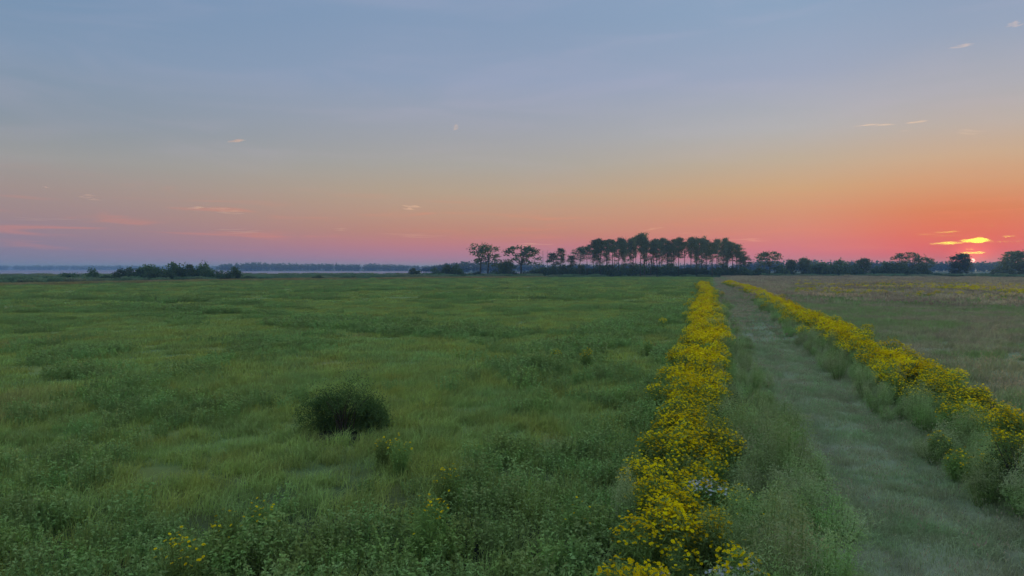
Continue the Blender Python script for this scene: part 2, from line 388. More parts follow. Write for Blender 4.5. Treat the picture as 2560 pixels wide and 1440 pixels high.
def build_track():                          # the mown two-rut track, a worn sheet just proud of the meadow
    Yv = np.concatenate([np.linspace(-6, 3, 10), np.geomspace(3.4, 332, 220)]); Sv = np.linspace(1.35, 5.25, 27)
    S, Y = np.meshgrid(Sv, Yv); X = S + KT * Y; Z = height(X, Y) + 0.045 * np.clip(np.minimum(S - 1.35, 5.25 - S) * 3, 0, 1) - 0.01
    n = len(Sv); i, j = np.meshgrid(np.arange(len(Yv) - 1), np.arange(n - 1), indexing='ij')
    Fq = np.stack([i * n + j, i * n + j + 1, (i + 1) * n + j + 1, (i + 1) * n + j], -1).reshape(-1, 4)
    m, nt, out = new_mat('track_turf')
    c = mixrgb(nt, 0.5, noise_col(nt, T_COLS, 0.5), noise_col(nt, ((0.20, 0.29, 0.13), (0.38, 0.38, 0.22)), 2.2, 6.0))
    g = nt.nodes.new('ShaderNodeNewGeometry'); sp = nt.nodes.new('ShaderNodeSeparateXYZ'); nt.links.new(g.outputs['Position'], sp.inputs[0])
    def mth(op, a, b=None):
        q = nt.nodes.new('ShaderNodeMath'); q.operation = op
        for k, v in enumerate((a, b)):
            if v is None: continue
            if isinstance(v, (int, float)): q.inputs[k].default_value = v
            else: nt.links.new(v, q.inputs[k])
        return q.outputs[0]
    sv = mth('SUBTRACT', sp.outputs[0], mth('MULTIPLY', sp.outputs[1], KT)); rut = None
    for s0 in (2.75, 4.3):
        w = nt.nodes.new('ShaderNodeMapRange'); w.inputs[1].default_value = 0.32; w.inputs[2].default_value = 0.08
        nt.links.new(mth('ABSOLUTE', mth('SUBTRACT', sv, s0)), w.inputs[0]); rut = w.outputs[0] if rut is None else mth('MAXIMUM', rut, w.outputs[0])
    c = mixrgb(nt, mth('MULTIPLY', rut, 0.4), c, noise_col(nt, ((0.10, 0.085, 0.05), (0.22, 0.18, 0.11)), 0.7, 5.0))
    p = nt.nodes.new('ShaderNodeBsdfPrincipled'); p.inputs['Roughness'].default_value = 0.95; p.inputs['Specular IOR Level'].default_value = 0.1
    nt.links.new(c, p.inputs['Base Color']); nt.links.new(p.outputs[0], out.inputs[0])
    o = link('track', mesh('track', np.stack([X, Y, Z], -1).reshape(-1, 3), Fq, m, True)); tag(o, 'straight grassy two rut track between the flower bands', kind='structure')
build_track()

def build_water():
    m, nt, out = new_mat('bay_water')
    p = nt.nodes.new('ShaderNodeBsdfPrincipled'); p.inputs['Base Color'].default_value = (0.05, 0.13, 0.30, 1)
    p.inputs['Roughness'].default_value = 0.22; p.inputs['IOR'].default_value = 1.33
    g = nt.nodes.new('ShaderNodeNewGeometry'); n = nt.nodes.new('ShaderNodeTexNoise'); n.inputs['Scale'].default_value = 0.35; n.inputs['Detail'].default_value = 4
    b = nt.nodes.new('ShaderNodeBump'); b.inputs['Strength'].default_value = 0.6; b.inputs['Distance'].default_value = 0.5
    nt.links.new(g.outputs['Position'], n.inputs['Vector']); nt.links.new(n.outputs[0], b.inputs['Height']); nt.links.new(b.outputs[0], p.inputs['Normal'])
    nt.links.new(p.outputs[0], out.inputs[0])
    V = [(-4500, 200, -0.9), (1400, 200, -0.9), (1400, 3200, -0.9), (-4500, 3200, -0.9)]
    o = link('water', mesh('water', V, [(0, 1, 2, 3)], m)); tag(o, 'calm blue grey water of the wide bay beyond the field', kind='structure')
build_water()

# ------------------------------------------------------------------ ground cover (instanced clumps)
def blades(geo, n, rad, h0, h1, w, r, lean=0.35, cx=0, cy=0):
    a = r.random(n) * 2 * math.pi; q = np.sqrt(r.random(n)) * rad
    base = np.stack([cx + q * np.cos(a), cy + q * np.sin(a), np.full(n, -0.04)], 1)
    hh = (h0 + (h1 - h0) * r.random(n))[:, None]
    la = r.random(n) * 2 * math.pi; ll = (r.random(n) ** 1.0 * lean)[:, None]
    d = np.stack([np.cos(la), np.sin(la), np.zeros(n)], 1)
    up = np.array([0, 0, 1.0])
    mid = base + up * hh * 0.55 + d * hh * ll * 0.35
    tip = base + up * hh * (1 - 0.35 * ll) + d * hh * ll * 1.2
    wv = np.stack([-np.sin(la + 0.6), np.cos(la + 0.6), np.zeros(n)], 1) * w / 2
    V = np.stack([base - wv, base + wv, mid + wv * 0.8, mid - wv * 0.8, tip + wv * 0.1, tip - wv * 0.1], 1).reshape(-1, 3)
    k = np.arange(n)[:, None] * 6
    geo.add(V, np.concatenate([k + np.array([[0, 1, 2, 3]]), k + np.array([[3, 2, 4, 5]])]))
def weed(geo, n_stem, rad, h, leaf, r, per=14):
    for i in range(n_stem):
        a = r.random() * 6.283; q = math.sqrt(r.random()) * rad
        b = np.array([q * math.cos(a), q * math.sin(a), -0.03]); hh = h * (0.6 + 0.5 * r.random())
        top = b + np.array([r.normal() * 0.12, r.normal() * 0.12, 1.0]) * hh
        geo.tube([b, (b + top) / 2 + r.normal(size=3) * 0.02, top], [0.006, 0.005, 0.002], 3)
        t = 0.25 + 0.75 * r.random(per); P = b + (top - b) * t[:, None]
        geo.leaves(P, rdir(per, r, 0.55) * [1, 1, 0.7], leaf * (0.7 + 0.6 * r.random(per)), leaf * 0.42, r, fold=0.25)

PROTO = {}
def protos(key, makers):                    # clump shapes that only the ground-cover objects instance
    c = bpy.data.collections.new('clumps_' + key)
    for i, mk in enumerate(makers):
        o = bpy.data.objects.new('%s_clump_%d' % (key, i), mk(np.random.default_rng(100 + i * 7 + len(key)))); c.objects.link(o)
    PROTO[key] = (c, len(makers))
def mk_grass(n, rad, h0, h1, w, mat, lean=0.5):
    def f(r):
        g = Geo(); blades(g, n, rad, h0, h1, w, r, lean); return g.mesh('grass', mat)
    return f
def mk_seed(n, rad, h0, h1, w, mat, heads, hs=0.07):
    def f(r):
        g = Geo(); blades(g, n, rad, h0, h1, w, r, 0.5); v0 = sum(len(x) for x in g.f)
        m = heads; a = r.random(m) * 6.283; q = np.sqrt(r.random(m)) * rad
        z = h1 * (0.85 + 0.4 * r.random(m)); P = np.stack([q * np.cos(a), q * np.sin(a), z], 1)
        for k in range(4): g.leaves(P + r.normal(size=(m, 3)) * [0.03, 0.03, 0.05], rdir(m, r, 1.5), hs, hs * 0.2, r)
        me = g.mesh('seed_grass', mat); me.materials.append(M_tan)
        idx = np.zeros(len(me.polygons), np.int32); idx[v0:] = 1; me.polygons.foreach_set('material_index', idx)
        return me
    return f
def mk_weed(ns, rad, h, leaf, mat):
    def f(r):
        g = Geo(); weed(g, ns, rad, h, leaf, r); return g.mesh('weed', mat)
    return f
protos('grass_near', [mk_grass(70, 0.30, 0.16, 0.36, 0.012, M_grass, 0.9), mk_grass(60, 0.28, 0.2, 0.46, 0.013, M_grass, 1.1), mk_grass(80, 0.34, 0.14, 0.32, 0.011, M_grass, 0.9)])
protos('grass_mid', [mk_grass(150, 0.75, 0.10, 0.26, 0.025, M_grass, 1.0), mk_grass(140, 0.7, 0.12, 0.32, 0.026, M_grass, 1.0)])
protos('grass_far', [mk_grass(260, 2.2, 0.08, 0.22, 0.08, M_grass, 1.0), mk_grass(240, 2.0, 0.10, 0.28, 0.085, M_grass, 1.0)])
protos('weed_near', [mk_weed(22, 0.30, 0.46, 0.06, M_weed), mk_weed(20, 0.28, 0.58, 0.068, M_weed), mk_weed(24, 0.34, 0.38, 0.055, M_weed)])
protos('weed_mid', [mk_weed(50, 0.9, 0.34, 0.085, M_weed), mk_weed(46, 0.8, 0.42, 0.09, M_weed)])
protos('track', [mk_seed(150, 0.34, 0.08, 0.22, 0.007, M_track, 4, 0.05), mk_grass(150, 0.34, 0.07, 0.20, 0.007, M_track, 1.0), mk_grass(150, 0.34, 0.09, 0.26, 0.007, M_track, 1.2)])
protos('track_far', [mk_grass(260, 0.95, 0.08, 0.22, 0.03, M_track), mk_seed(230, 0.95, 0.08, 0.22, 0.03, M_track, 20, 0.12)])
protos('right', [mk_seed(90, 0.4, 0.2, 0.42, 0.014, M_rfield, 6, 0.06), mk_grass(90, 0.4, 0.2, 0.45, 0.014, M_rfield)])
protos('right_far', [mk_grass(260, 2.0, 0.25, 0.5, 0.07, M_rfield), mk_seed(230, 2.0, 0.25, 0.5, 0.07, M_rfield, 40, 0.3)])
protos('edge', [mk_grass(240, 2.2, 0.25, 0.55, 0.08, M_edge), mk_grass(220, 2.2, 0.3, 0.6, 0.08, M_edge)])
protos('scrub', [mk_grass(220, 3.0, 0.4, 1.0, 0.14, M_scrub), mk_weed(60, 2.2, 1.1, 0.5, M_scrub)])

def gn_instances(name, P, key, label, sc_lo=0.8, sc_hi=1.25, scl=None, seed=1):
    r = np.random.default_rng(seed); n = len(P)
    me = bpy.data.meshes.new(name); me.vertices.add(n); me.vertices.foreach_set('co', np.asarray(P, np.float32).ravel()); me.update()
    s = sc_lo + (sc_hi - sc_lo) * r.random(n)
    if scl is not None: s = s * scl
    rot = np.stack([r.normal(size=n) * 0.05, r.normal(size=n) * 0.05, r.random(n) * 6.283], 1).astype(np.float32)
    a = me.attributes.new('rot', 'FLOAT_VECTOR', 'POINT'); a.data.foreach_set('vector', rot.ravel())
    a = me.attributes.new('scl', 'FLOAT', 'POINT'); a.data.foreach_set('value', s.astype(np.float32))
    a = me.attributes.new('idx', 'INT', 'POINT'); a.data.foreach_set('value', r.integers(0, PROTO[key][1], n).astype(np.int32))
    o = link(name, me); tag(o, label, kind='stuff')
    ng = bpy.data.node_groups.new(name, 'GeometryNodeTree')
    ng.interface.new_socket('Geometry', in_out='INPUT', socket_type='NodeSocketGeometry')
    ng.interface.new_socket('Geometry', in_out='OUTPUT', socket_type='NodeSocketGeometry')
    N = ng.nodes; L = ng.links
    gi = N.new('NodeGroupInput'); go = N.new('NodeGroupOutput'); ip = N.new('GeometryNodeInstanceOnPoints')
    ci = N.new('GeometryNodeCollectionInfo'); ci.inputs['Collection'].default_value = PROTO[key][0]
    ci.inputs['Separate Children'].default_value = True; ci.inputs['Reset Children'].default_value = True
    def na(nm, ty):
        q = N.new('GeometryNodeInputNamedAttribute'); q.data_type = ty; q.inputs['Name'].default_value = nm; return q.outputs['Attribute']
    L.new(gi.outputs[0], ip.inputs['Points']); L.new(ci.outputs[0], ip.inputs['Instance'])
    ip.inputs['Pick Instance'].default_value = True
    L.new(na('idx', 'INT'), ip.inputs['Instance Index']); L.new(na('rot', 'FLOAT_VECTOR'), ip.inputs['Rotation']); L.new(na('scl', 'FLOAT'), ip.inputs['Scale'])
    L.new(ip.outputs[0], go.inputs[0])
    md = o.modifiers.new('scatter', 'NODES'); md.node_group = ng
    return o

def scatter(r0, r1, dens, seed, half=52):   # even scatter over a ring sector of the ground in front of the camera
    r = np.random.default_rng(seed); n = int(dens * R(2 * half) / 2 * (r1 * r1 - r0 * r0))
    rr = np.sqrt(r0 * r0 + (r1 * r1 - r0 * r0) * r.random(n)); t = R(-half) + R(2 * half) * r.random(n)
    return rr * np.sin(t), rr * np.cos(t), r.random(n)

def polyline_dist(X, Y, pts):
    d = np.full(len(X), 1e9)
    for (ax, ay), (bx, by) in zip(pts[:-1], pts[1:]):
        vx, vy = bx - ax, by - ay; t = np.clip(((X - ax) * vx + (Y - ay) * vy) / (vx * vx + vy * vy), 0, 1)
        d = np.minimum(d, np.hypot(X - ax - t * vx, Y - ay - t * vy))
    return d
STRIPS = [[at(*p)[:2] for p in L] for L in (
    [(300, 772), (560, 783), (720, 795), (850, 808), (1050, 816), (1280, 838)], [(700, 815), (900, 826), (1230, 842)],
    [(1690, 770), (1640, 800), (1500, 835), (1420, 880), (1330, 950), (1240, 1010)], [(90, 745), (380, 752), (620, 762)], [(700, 733), (900, 728), (1150, 724)],
    [(1100, 745), (1400, 750), (1560, 742)])]
def weed_mask(X, Y):                        # where leafy weeds crowd out the grass
    near = sstep(15.5, 11.0, np.hypot(X, Y) - 2.0 * (fbm(X / 3 + 2, Y / 3) - 0.5) * 3) 
    side = sstep(-9.0, -4.0, s_of(X, Y)) * sstep(42, 18, Y)
    n = fbm(X / 4.2 + 31, Y / 6.5 + 8)
    m = sstep(0.46, 0.80, n + 0.30 * np.maximum(near, side * 0.8) - 0.04)
    st = np.zeros(len(X))
    for p in STRIPS: st = np.maximum(st, np.exp(-(polyline_dist(X, Y, p) / (0.9 + 0.018 * Y)) ** 2))
    return np.maximum(m, st * 1.0 * sstep(0.3, 0.6, fbm(X / 3.0, Y / 3.0 + 40))), st

def cover():
    G, Wd, T, Rf, S = {}, {}, {}, {}, {}
    for lod, (r0, r1, dg, dw) in {'near': (5.5, 27, 11, 7.5), 'mid': (27, 85, 2.0, 1.7), 'far': (85, 352, 0.20, 0.5)}.items():
        X, Y, u = scatter(r0, r1, dg, 21 + len(lod))
        s = s_of(X, Y); fe = field_edge(X)
        wm, st = weed_mask(X, Y)
        left = (s < -1.0 - 0.4 * vnoise(Y / 2.0, X)) & (Y < fe)
        hole = ((X - DARK[0]) / 0.8) ** 2 + ((Y - DARK[1]) / 0.6) ** 2 > 1
        gap = (vnoise(X * 1.5 + 4, Y * 1.5) * 0.6 + vnoise(X * 3.1, Y * 3.1 + 9) * 0.4 < 0.70) | (np.hypot(X, Y) > 15 + 4 * vnoise(X, Y))   # bare dark gaps between the near weeds
        left = left & gap
        gm = left & (u > wm * (0.55 if lod == 'near' else 0.15)) & hole
        hv = 0.7 + 0.6 * fbm(X / 5 + 70, Y / 7)
        def put(D, m, sc_=None):
            D[lod] = (np.stack([X[m], Y[m], height(X[m], Y[m])], 1), (hv if sc_ is None else sc_)[m] if not np.isscalar(sc_) else sc_)
        put(G, gm)
        put(Rf, (s > 5.9) & (Y < field_edge(X)))
        tk = (s > 1.2) & (s < 5.6) & (Y < 330)
        put(T, tk, 0.8 + 0.5 * fbm(X / 1.5, Y / 3.0))
        X, Y, u = scatter(r0, r1, dw, 51 + len(lod)); s = s_of(X, Y); fe = field_edge(X)
        wm, st = weed_mask(X, Y); hv = (0.65 + 0.55 * fbm(X / 2.5 + 9, Y / 2.5)) * (1 + 0.6 * st)
        hole = ((X - DARK[0]) / 0.8) ** 2 + ((Y - DARK[1]) / 0.6) ** 2 > 1
        gap = (vnoise(X * 1.5 + 4, Y * 1.5) * 0.6 + vnoise(X * 3.1, Y * 3.1 + 9) * 0.4 < 0.66) | (np.hypot(X, Y) > 15 + 4 * vnoise(X, Y))
        put(Wd, (s < -1.2) & (Y < fe) & (u < wm) & hole & gap)
    gn_instances('meadow_grass', G['near'][0], 'grass_near', 'green meadow grass close to the camera left of the flowers', scl=G['near'][1], seed=1)
    gn_instances('meadow_grass', G['mid'][0], 'grass_mid', 'green meadow grass in the middle of the left field', scl=G['mid'][1], seed=2)
    gn_instances('meadow_grass', G['far'][0], 'grass_far', 'green meadow grass in the far part of the left field', scl=G['far'][1], seed=3)
    gn_instances('leafy_weeds', Wd['near'][0], 'weed_near', 'low leafy blue green weeds at the front of the field', scl=Wd['near'][1], seed=4)
    P = np.concatenate([Wd['mid'][0], Wd['far'][0]]); q = np.concatenate([Wd['mid'][1], Wd['far'][1] * 1.25])
    gn_instances('leafy_weeds', P, 'weed_mid', 'darker leafy weeds in drifts across the left field', scl=q, seed=5)
    X, Y, u = scatter(5.5, 40, 14, 77); s = s_of(X, Y); m = (s > 1.1) & (s < 5.7)
    gn_instances('track_grass', np.stack([X[m], Y[m], height(X[m], Y[m])], 1), 'track', 'soft short grey green grass on the near track', scl=(0.65 + 0.8 * fbm(X[m] / 1.2, Y[m] / 2.5)) * (1 - 0.4 * np.exp(-((s[m] - 2.75) / 0.2) ** 2) - 0.3 * np.exp(-((s[m] - 4.3) / 0.2) ** 2)), seed=6)
    X, Y, u = scatter(40, 325, 1.0, 78); s = s_of(X, Y); m = (s > 1.1) & (s < 5.7)
    gn_instances('track_grass', np.stack([X[m], Y[m], height(X[m], Y[m])], 1), 'track_far', 'short grass on the far end of the track', seed=7)
    P = np.concatenate([Rf['near'][0], Rf['mid'][0]])
    X, Y, u = scatter(12, 85, 3.2, 79); s = s_of(X, Y); m = s > 5.9
    gn_instances('dry_meadow_grass', np.stack([X[m], Y[m], height(X[m], Y[m])], 1), 'right', 'mixed green and brown grass of the right hand field', scl=0.7 + 0.6 * fbm(X[m] / 5, Y[m] / 5), seed=8)
    gn_instances('dry_meadow_grass', Rf['far'][0], 'right_far', 'mixed green and brown grass far off in the right hand field', scl=Rf['far'][1], seed=9)
    X, Y, u = scatter(110, 470, 0.05, 80, 46); m = (Y > field_edge(X) + 1) & (height(X, Y) > -0.6)
    gn_instances('marsh_scrub', np.stack([X[m], Y[m], height(X[m], Y[m])], 1), 'scrub', 'low dull green marsh grass between field and water', scl=0.6 + 0.8 * fbm(X[m] / 12, Y[m] / 12), seed=10)
cover()
def ripe_edge():                            # the ripe, tan margin along the far left side of the field
    r = np.random.default_rng(90); n = 2600; X = -200 + 215 * r.random(n); d = 32 * r.random(n) ** 1.2
    Y = field_edge(X) - 1 - d * np.interp(X, [-200, -60, 15], [1.0, 1.0, 0.35]); m = fbm(X / 14, Y / 14) > 0.3
    gn_instances('ripe_grass', np.stack([X[m], Y[m], height(X[m], Y[m]) + 0.06], 1), 'edge', 'tan ripe grass along the far left margin of the field', 0.95, 1.3, seed=12)
ripe_edge()

# ------------------------------------------------------------------ flowers
def petal_ring(geo, c, rad, r, n=7):
    tilt = rdir(1, r, 1.6)[0]; a = np.cross(tilt, [1, 0.2, 0]); a /= np.linalg.norm(a); b = np.cross(tilt, a)
    t = np.arange(n) * 2 * math.pi / n + r.random()
    V = []; Fq = []
    for i, th in enumerate(t):
        d = a * math.cos(th) + b * math.sin(th); w = -a * math.sin(th) + b * math.cos(th)
        V += [c, c + d * rad * 0.6 + w * rad * 0.30 + tilt * rad * 0.12, c + d * rad, c + d * rad * 0.6 - w * rad * 0.30 + tilt * rad * 0.12]
        Fq.append([4 * i, 4 * i + 1, 4 * i + 2, 4 * i + 3])
    geo.add(V, Fq); return tilt
def disk(geo, c, n, rad):
    a = np.cross(n, [1, 0.2, 0]); a /= np.linalg.norm(a); b = np.cross(n, a)
    V = [c + n * rad * 0.7] + [c + rad * (a * math.cos(t) + b * math.sin(t)) for t in np.arange(6) * math.pi / 3]
    geo.add(V, [[0, 1, 2, 3], [0, 3, 4, 5], [0, 5, 6, 1]])
def flower_spots(r, n, rad, h):
    a = r.random(n) * 6.283; q = np.sqrt(r.random(n)) * rad
    z = h * (1.0 - 0.25 * (q / rad) ** 2) + r.normal(size=n) * 0.05 - (r.random(n) < 0.3) * r.random(n) * 0.25
    return np.stack([q * np.cos(a), q * np.sin(a), z], 1)
def flower_plant_meshes(seed, h=0.85, rad=0.30, nfl=125):
    r = np.random.default_rng(seed); g = Geo(); sp = flower_spots(r, nfl, rad, h)
    for i, p in enumerate(sp):
        if i % 2 == 0:
            b = np.array([p[0] * 0.35, p[1] * 0.35, -0.03]); g.tube([b, b * 0.5 + p * 0.5 + [0, 0, 0.05], p], [0.006, 0.004, 0.002], 3)
        n = 4 if nfl > 60 else 10; t = 0.2 + 0.75 * r.random(n); b = np.array([p[0] * 0.35, p[1] * 0.35, 0])
        g.leaves(b + (p - b) * t[:, None], rdir(n, r, 0.3), 0.09 + 0.06 * r.random(n), 0.022, r, 0.2)
    fol = g.mesh('foliage', M_stem)
    g2 = Geo(); g3 = Geo()
    for p in sp:
        n = petal_ring(g2, p, 0.016 + 0.015 * r.random(), r); disk(g3, p, n, 0.007)
    return fol, g2.mesh('blossoms', M_petal), g3.mesh('flower_centres', M_disk), sp
FP = [flower_plant_meshes(300 + i, (0.72, 0.55, 0.88, 0.64, 0.80)[i], 0.25 + 0.03 * (i % 3), (125, 80, 110, 55, 120)[i]) for i in range(5)]
def one_blossom(i):
    r = np.random.default_rng(400 + i); g = Geo(); n = petal_ring(g, np.zeros(3), 0.025, r)
    g3 = Geo(); disk(g3, np.zeros(3), n, 0.008)
    return g.mesh('blossom', M_petal), g3.mesh('flower_centre', M_disk)
BL = [one_blossom(i) for i in range(4)]
FLOWER_N = 0
def flower_plant(x, y, label, group=None, i=0, sc_=1.0, single=False, few=None, r=random.Random(5)):
    fol, bl, ce, sp = FP[i % 5]
    t = thing('yellow_flower_plant', label, 'flower', (x, y, gz(x, y)), r.random() * 6.28, (sc_, sc_, sc_ * (0.9 + 0.25 * r.random())), group, [('foliage', fol)])
    if single:
        for k, p in enumerate(sp if few is None else sp[:few]):
            b = link('blossom', BL[k % 4][0], t, p); b.rotation_euler = (0, 0, r.random() * 6.28)
            link('flower_centre', BL[k % 4][1], b)
    else:
        b = tag(link('blossoms', bl, t), kind='stuff'); tag(link('flower_centres', ce, b), kind='stuff')
    return t
def bands():
    r = np.random.default_rng(61); spots = {'L': [], 'R': []}
    for side, s0, s1, y0, y1 in (('L', -1.5, 0.3, 5.6, 175), ('R', 6.2, 7.7, 9.0, 190)):
        n = int((y1 - y0) * (s1 - s0) * 9.5)
        Y = y0 + (y1 - y0) * r.random(n); e = np.clip(r.normal(size=n) * 0.62 + 0.25 * np.sin(Y * 2.1) * r.random(n), -1.3, 1.3) + (r.random(n) < 0.09) * r.normal(size=n) * 0.9
        hw = np.interp(Y, [6, 10, 17, 60], [0.36, 0.62, 0.72, 0.85]); s = (np.interp(Y, [6, 12], [-0.38, -0.52]) if side == 'L' else 6.95) + hw * e
        wob = 0.35 * (vnoise(Y / 4.0 + (3 if side == 'L' else 50), 0.5) - 0.5) + 0.5 * (vnoise(Y / 19.0 + 9, 2.5) - 0.5)
        if side == 'L': wob = wob - 1.6 * sstep(95, 150, Y)
        else: wob = wob - 2.4 * sstep(110, 180, Y) - 0.7 * sstep(18, 9, Y)
        X = s + wob + KT * Y
        keep = (vnoise(X * 1.1, Y * 1.1 + 5) > 0.36) & (np.abs(np.arctan2(X, Y)) < R(46))
        P = np.stack([X, Y], 1)[keep]; P = P[np.argsort(P[:, 1])]; spots[side] = P
    nL, nR = 190, 110
    rr = random.Random(8)
    for k, (x, y) in enumerate(spots['L'][:nL]):
        zone = ('at the near end of', 'around the white blooms in', 'farther back in')[0 if y < 9.5 else 1 if y < 15 else 2]
        flower_plant(x, y, 'yellow flowered plant %s the band left of the track' % zone, 'yellow flowers %s the left band' % zone, rr.randrange(5), 0.9 + 0.25 * rr.random(), k < 8)
    for k, (x, y) in enumerate(spots['R'][:nR]):
        zone = 'near the picture edge in' if y < 17 else 'farther back in'
        flower_plant(x, y, 'yellow flowered plant %s the ridge right of the track' % zone, 'yellow flowers %s the right ridge' % zone, rr.randrange(5), 0.9 + 0.25 * rr.random(), k < 3)
    c = bpy.data.collections.new('clumps_flower')
    for i, (fol, bl, ce, sp) in enumerate(FP[:3]):
        r2 = np.random.default_rng(500 + i); g = Geo(); sp2 = flower_spots(r2, 120, 0.36, 0.66 + 0.12 * i)
        for p in sp2: petal_ring(g, p, 0.038, r2, 5)
        nb = sum(len(f) for f in g.f)
        n = 220; g.leaves(np.stack([r2.normal(size=n) * 0.16, r2.normal(size=n) * 0.16, 0.05 + 0.65 * r2.random(n)], 1), rdir(n, r2, 0.6), 0.14, 0.03, r2)
        me = g.mesh('flower_clump', M_petal); me.materials.append(M_stem)
        idx = np.zeros(len(me.polygons), np.int32); idx[nb:] = 1; me.polygons.foreach_set('material_index', idx)
        c.objects.link(bpy.data.objects.new('flower_clump_%d' % i, me))
    PROTO['flower'] = (c, 3)
    for side, n0, lab in (('L', nL, 'yellow flowers running on into the distance left of the track'), ('R', nR, 'yellow flowers running on into the distance right of the track')):
        P = spots[side][n0:]; gn_instances('yellow_flower_band', np.column_stack([P, height(P[:, 0], P[:, 1])]), 'flower', lab, 0.9, 1.25, seed=31)
    # scattered yellow drift far out in the right-hand field
    n = 2600; px = 1990 + 620 * r.random(n); py = 717 + 9 * r.normal(size=n) * 0.8 + (px - 2000) * 0.012
    P = np.array([at(a, b, 0.5) for a, b in zip(px, np.maximum(py, 703))]); keep = fbm(P[:, 0] / 9, P[:, 1] / 22) > 0.44
    P = P[keep]; P[:, 2] = height(P[:, 0], P[:, 1])
    gn_instances('yellow_flower_drift', P, 'flower', 'thin drift of yellow flowers far across the right hand field', 0.9, 1.2, seed=33)
bands()

# single flower plants out in the weeds, at the places the photograph shows them
SOLO = [(960, 1085, 'small yellow flowered plant just right of the dark shrub', 16), (1000, 1100, 'yellow flowered sprig between the dark shrub and the weeds', 12),
        (1120, 1180, 'upper of two yellow flower clumps among the weeds at centre', 14), (1090, 1235, 'lower yellow flower clump among the weeds at centre', 16),
        (1060, 1275, 'few yellow blossoms low in the weeds at bottom centre', 6), (655, 1250, 'yellow flowered plant in the leafy weeds left of bottom centre', 12),
        (565, 1280, 'sparse yellow flowered plant in weeds near the lower left corner', 8), (455, 1372, 'yellow flower clump at the lower left edge of the picture', 20),
        (1465, 880, 'yellow flowered plant standing in dark weeds left of the flower band', 40), (1390, 872, 'fainter yellow flowered plant beside the one left of the band', 26),
        (1620, 850, 'yellow flowered plant near the far part of the flower band', 10), (1445, 1240, 'lone yellow blossoms in weeds left of the near flower band', 5),
        (1850, 1190, 'stray yellow flowers on the verge right of the white blooms', 12), (1880, 1270, 'last stray yellow flowers at the edge of the track', 6),
        (2400, 1110, 'yellow flower clump low on the right verge above the track', 30), (2350, 1070, 'yellow flowers part hidden in the right verge bushes', 20),
        (2450, 1140, 'yellow flower clump at the foot of the right verge', 24)]
for k, (px, py, lab, few) in enumerate(SOLO):
    p = at(px, py, 0.75); flower_plant(p[0], p[1], lab, None, (0, 2, 4)[k % 3], 0.85 + 0.02 * k % 0.2, True, int(few * 2.2))

def white_clump(px, py, z, label, w, seed):
    p = at(px, py, z); r = np.random.default_rng(seed); g = Geo(); f = Geo(); n = 90
    a = r.random(n) * 6.283; q = np.sqrt(r.random(n)) * w; P = np.stack([q * np.cos(a), q * np.sin(a) * 0.7, z + r.normal(size=n) * 0.04 - 0.12 * (q / w) ** 2], 1)
    for c in P:
        petal_ring(f, c, 0.018 + 0.014 * r.random(), r, 6)
    for c in P[::3]: g.tube([(c[0] * 0.4, c[1] * 0.4, 0), c * [0.8, 0.8, 0.6], c], [0.006, 0.004, 0.002], 3)
    m = 420; b = np.stack([r.normal(size=m) * w * 0.5, r.normal(size=m) * w * 0.4, r.random(m) * z * 0.9], 1); g.leaves(b, rdir(m, r, 0.5), 0.10, 0.025, r, 0.2)
    t = thing('white_flower_plant', label, 'flower', (p[0], p[1], gz(p[0], p[1])), 0, (1, 1, 1), None, [('foliage', g.mesh('foliage', M_weed)), ('blossoms', f.mesh('blossoms', M_white))])
white_clump(1765, 1200, 0.85, 'white flowered plant among the yellow flowers beside the feathery weeds', 0.34, 1)
white_clump(1840, 1418, 0.75, 'white flower cluster at the bottom edge right of the yellow band', 0.38, 2)
white_clump(1650, 1430, 0.72, 'small white flowers at the bottom edge inside the yellow band', 0.13, 3)

# ------------------------------------------------------------------ verge plants and the dark shrub
def feather_meshes(seed, h, w, n_st=24, per=130, leaf=0.05, mat=None):
    r = np.random.default_rng(seed); g = Geo(); s = Geo()
    for i in range(n_st):
        a = r.random() * 6.283; q = math.sqrt(r.random()) * w * 0.5; hh = h * (0.45 + 0.6 * r.random()) * (1 - 0.3 * q / (w * 0.5))
        b = np.array([q * 0.3 * math.cos(a), q * 0.3 * math.sin(a), -0.03]); top = np.array([q * math.cos(a), q * math.sin(a), hh])
        mid = (b + top) / 2 + np.array([0.06 * math.cos(a), 0.06 * math.sin(a), 0.08])
        s.tube([b, mid, top], [0.007, 0.004, 0.0015], 3)
        t = 0.12 + 0.9 * r.random(per) ** 0.75; P = np.where(t[:, None] < 0.5, b + (mid - b) * 2 * t[:, None], mid + (top - mid) * (2 * t[:, None] - 1))
        P = P + r.normal(size=(per, 3)) * (0.035 + 0.07 * (1.1 - t).clip(0, 1))[:, None]
        g.leaves(P, rdir(per, r, 0.45), leaf * (0.6 + 0.8 * r.random(per)), leaf * 0.2, r, 0.15)
    return s.mesh('stem', M_stem), g.mesh('foliage', mat or M_feather)
FE = [feather_meshes(700 + i, 0.95 + 0.07 * i, 0.62 + 0.05 * (i % 3)) for i in range(5)]
def feather(x, y, label, group, i, s, hs=1.0, rz=0.0):
    st, fo = FE[i % 5]; return thing('feathery_bush', label, 'bush', (x, y, gz(x, y)), rz, (s, s, s * hs), group, [('stem', st), ('foliage', fo)])
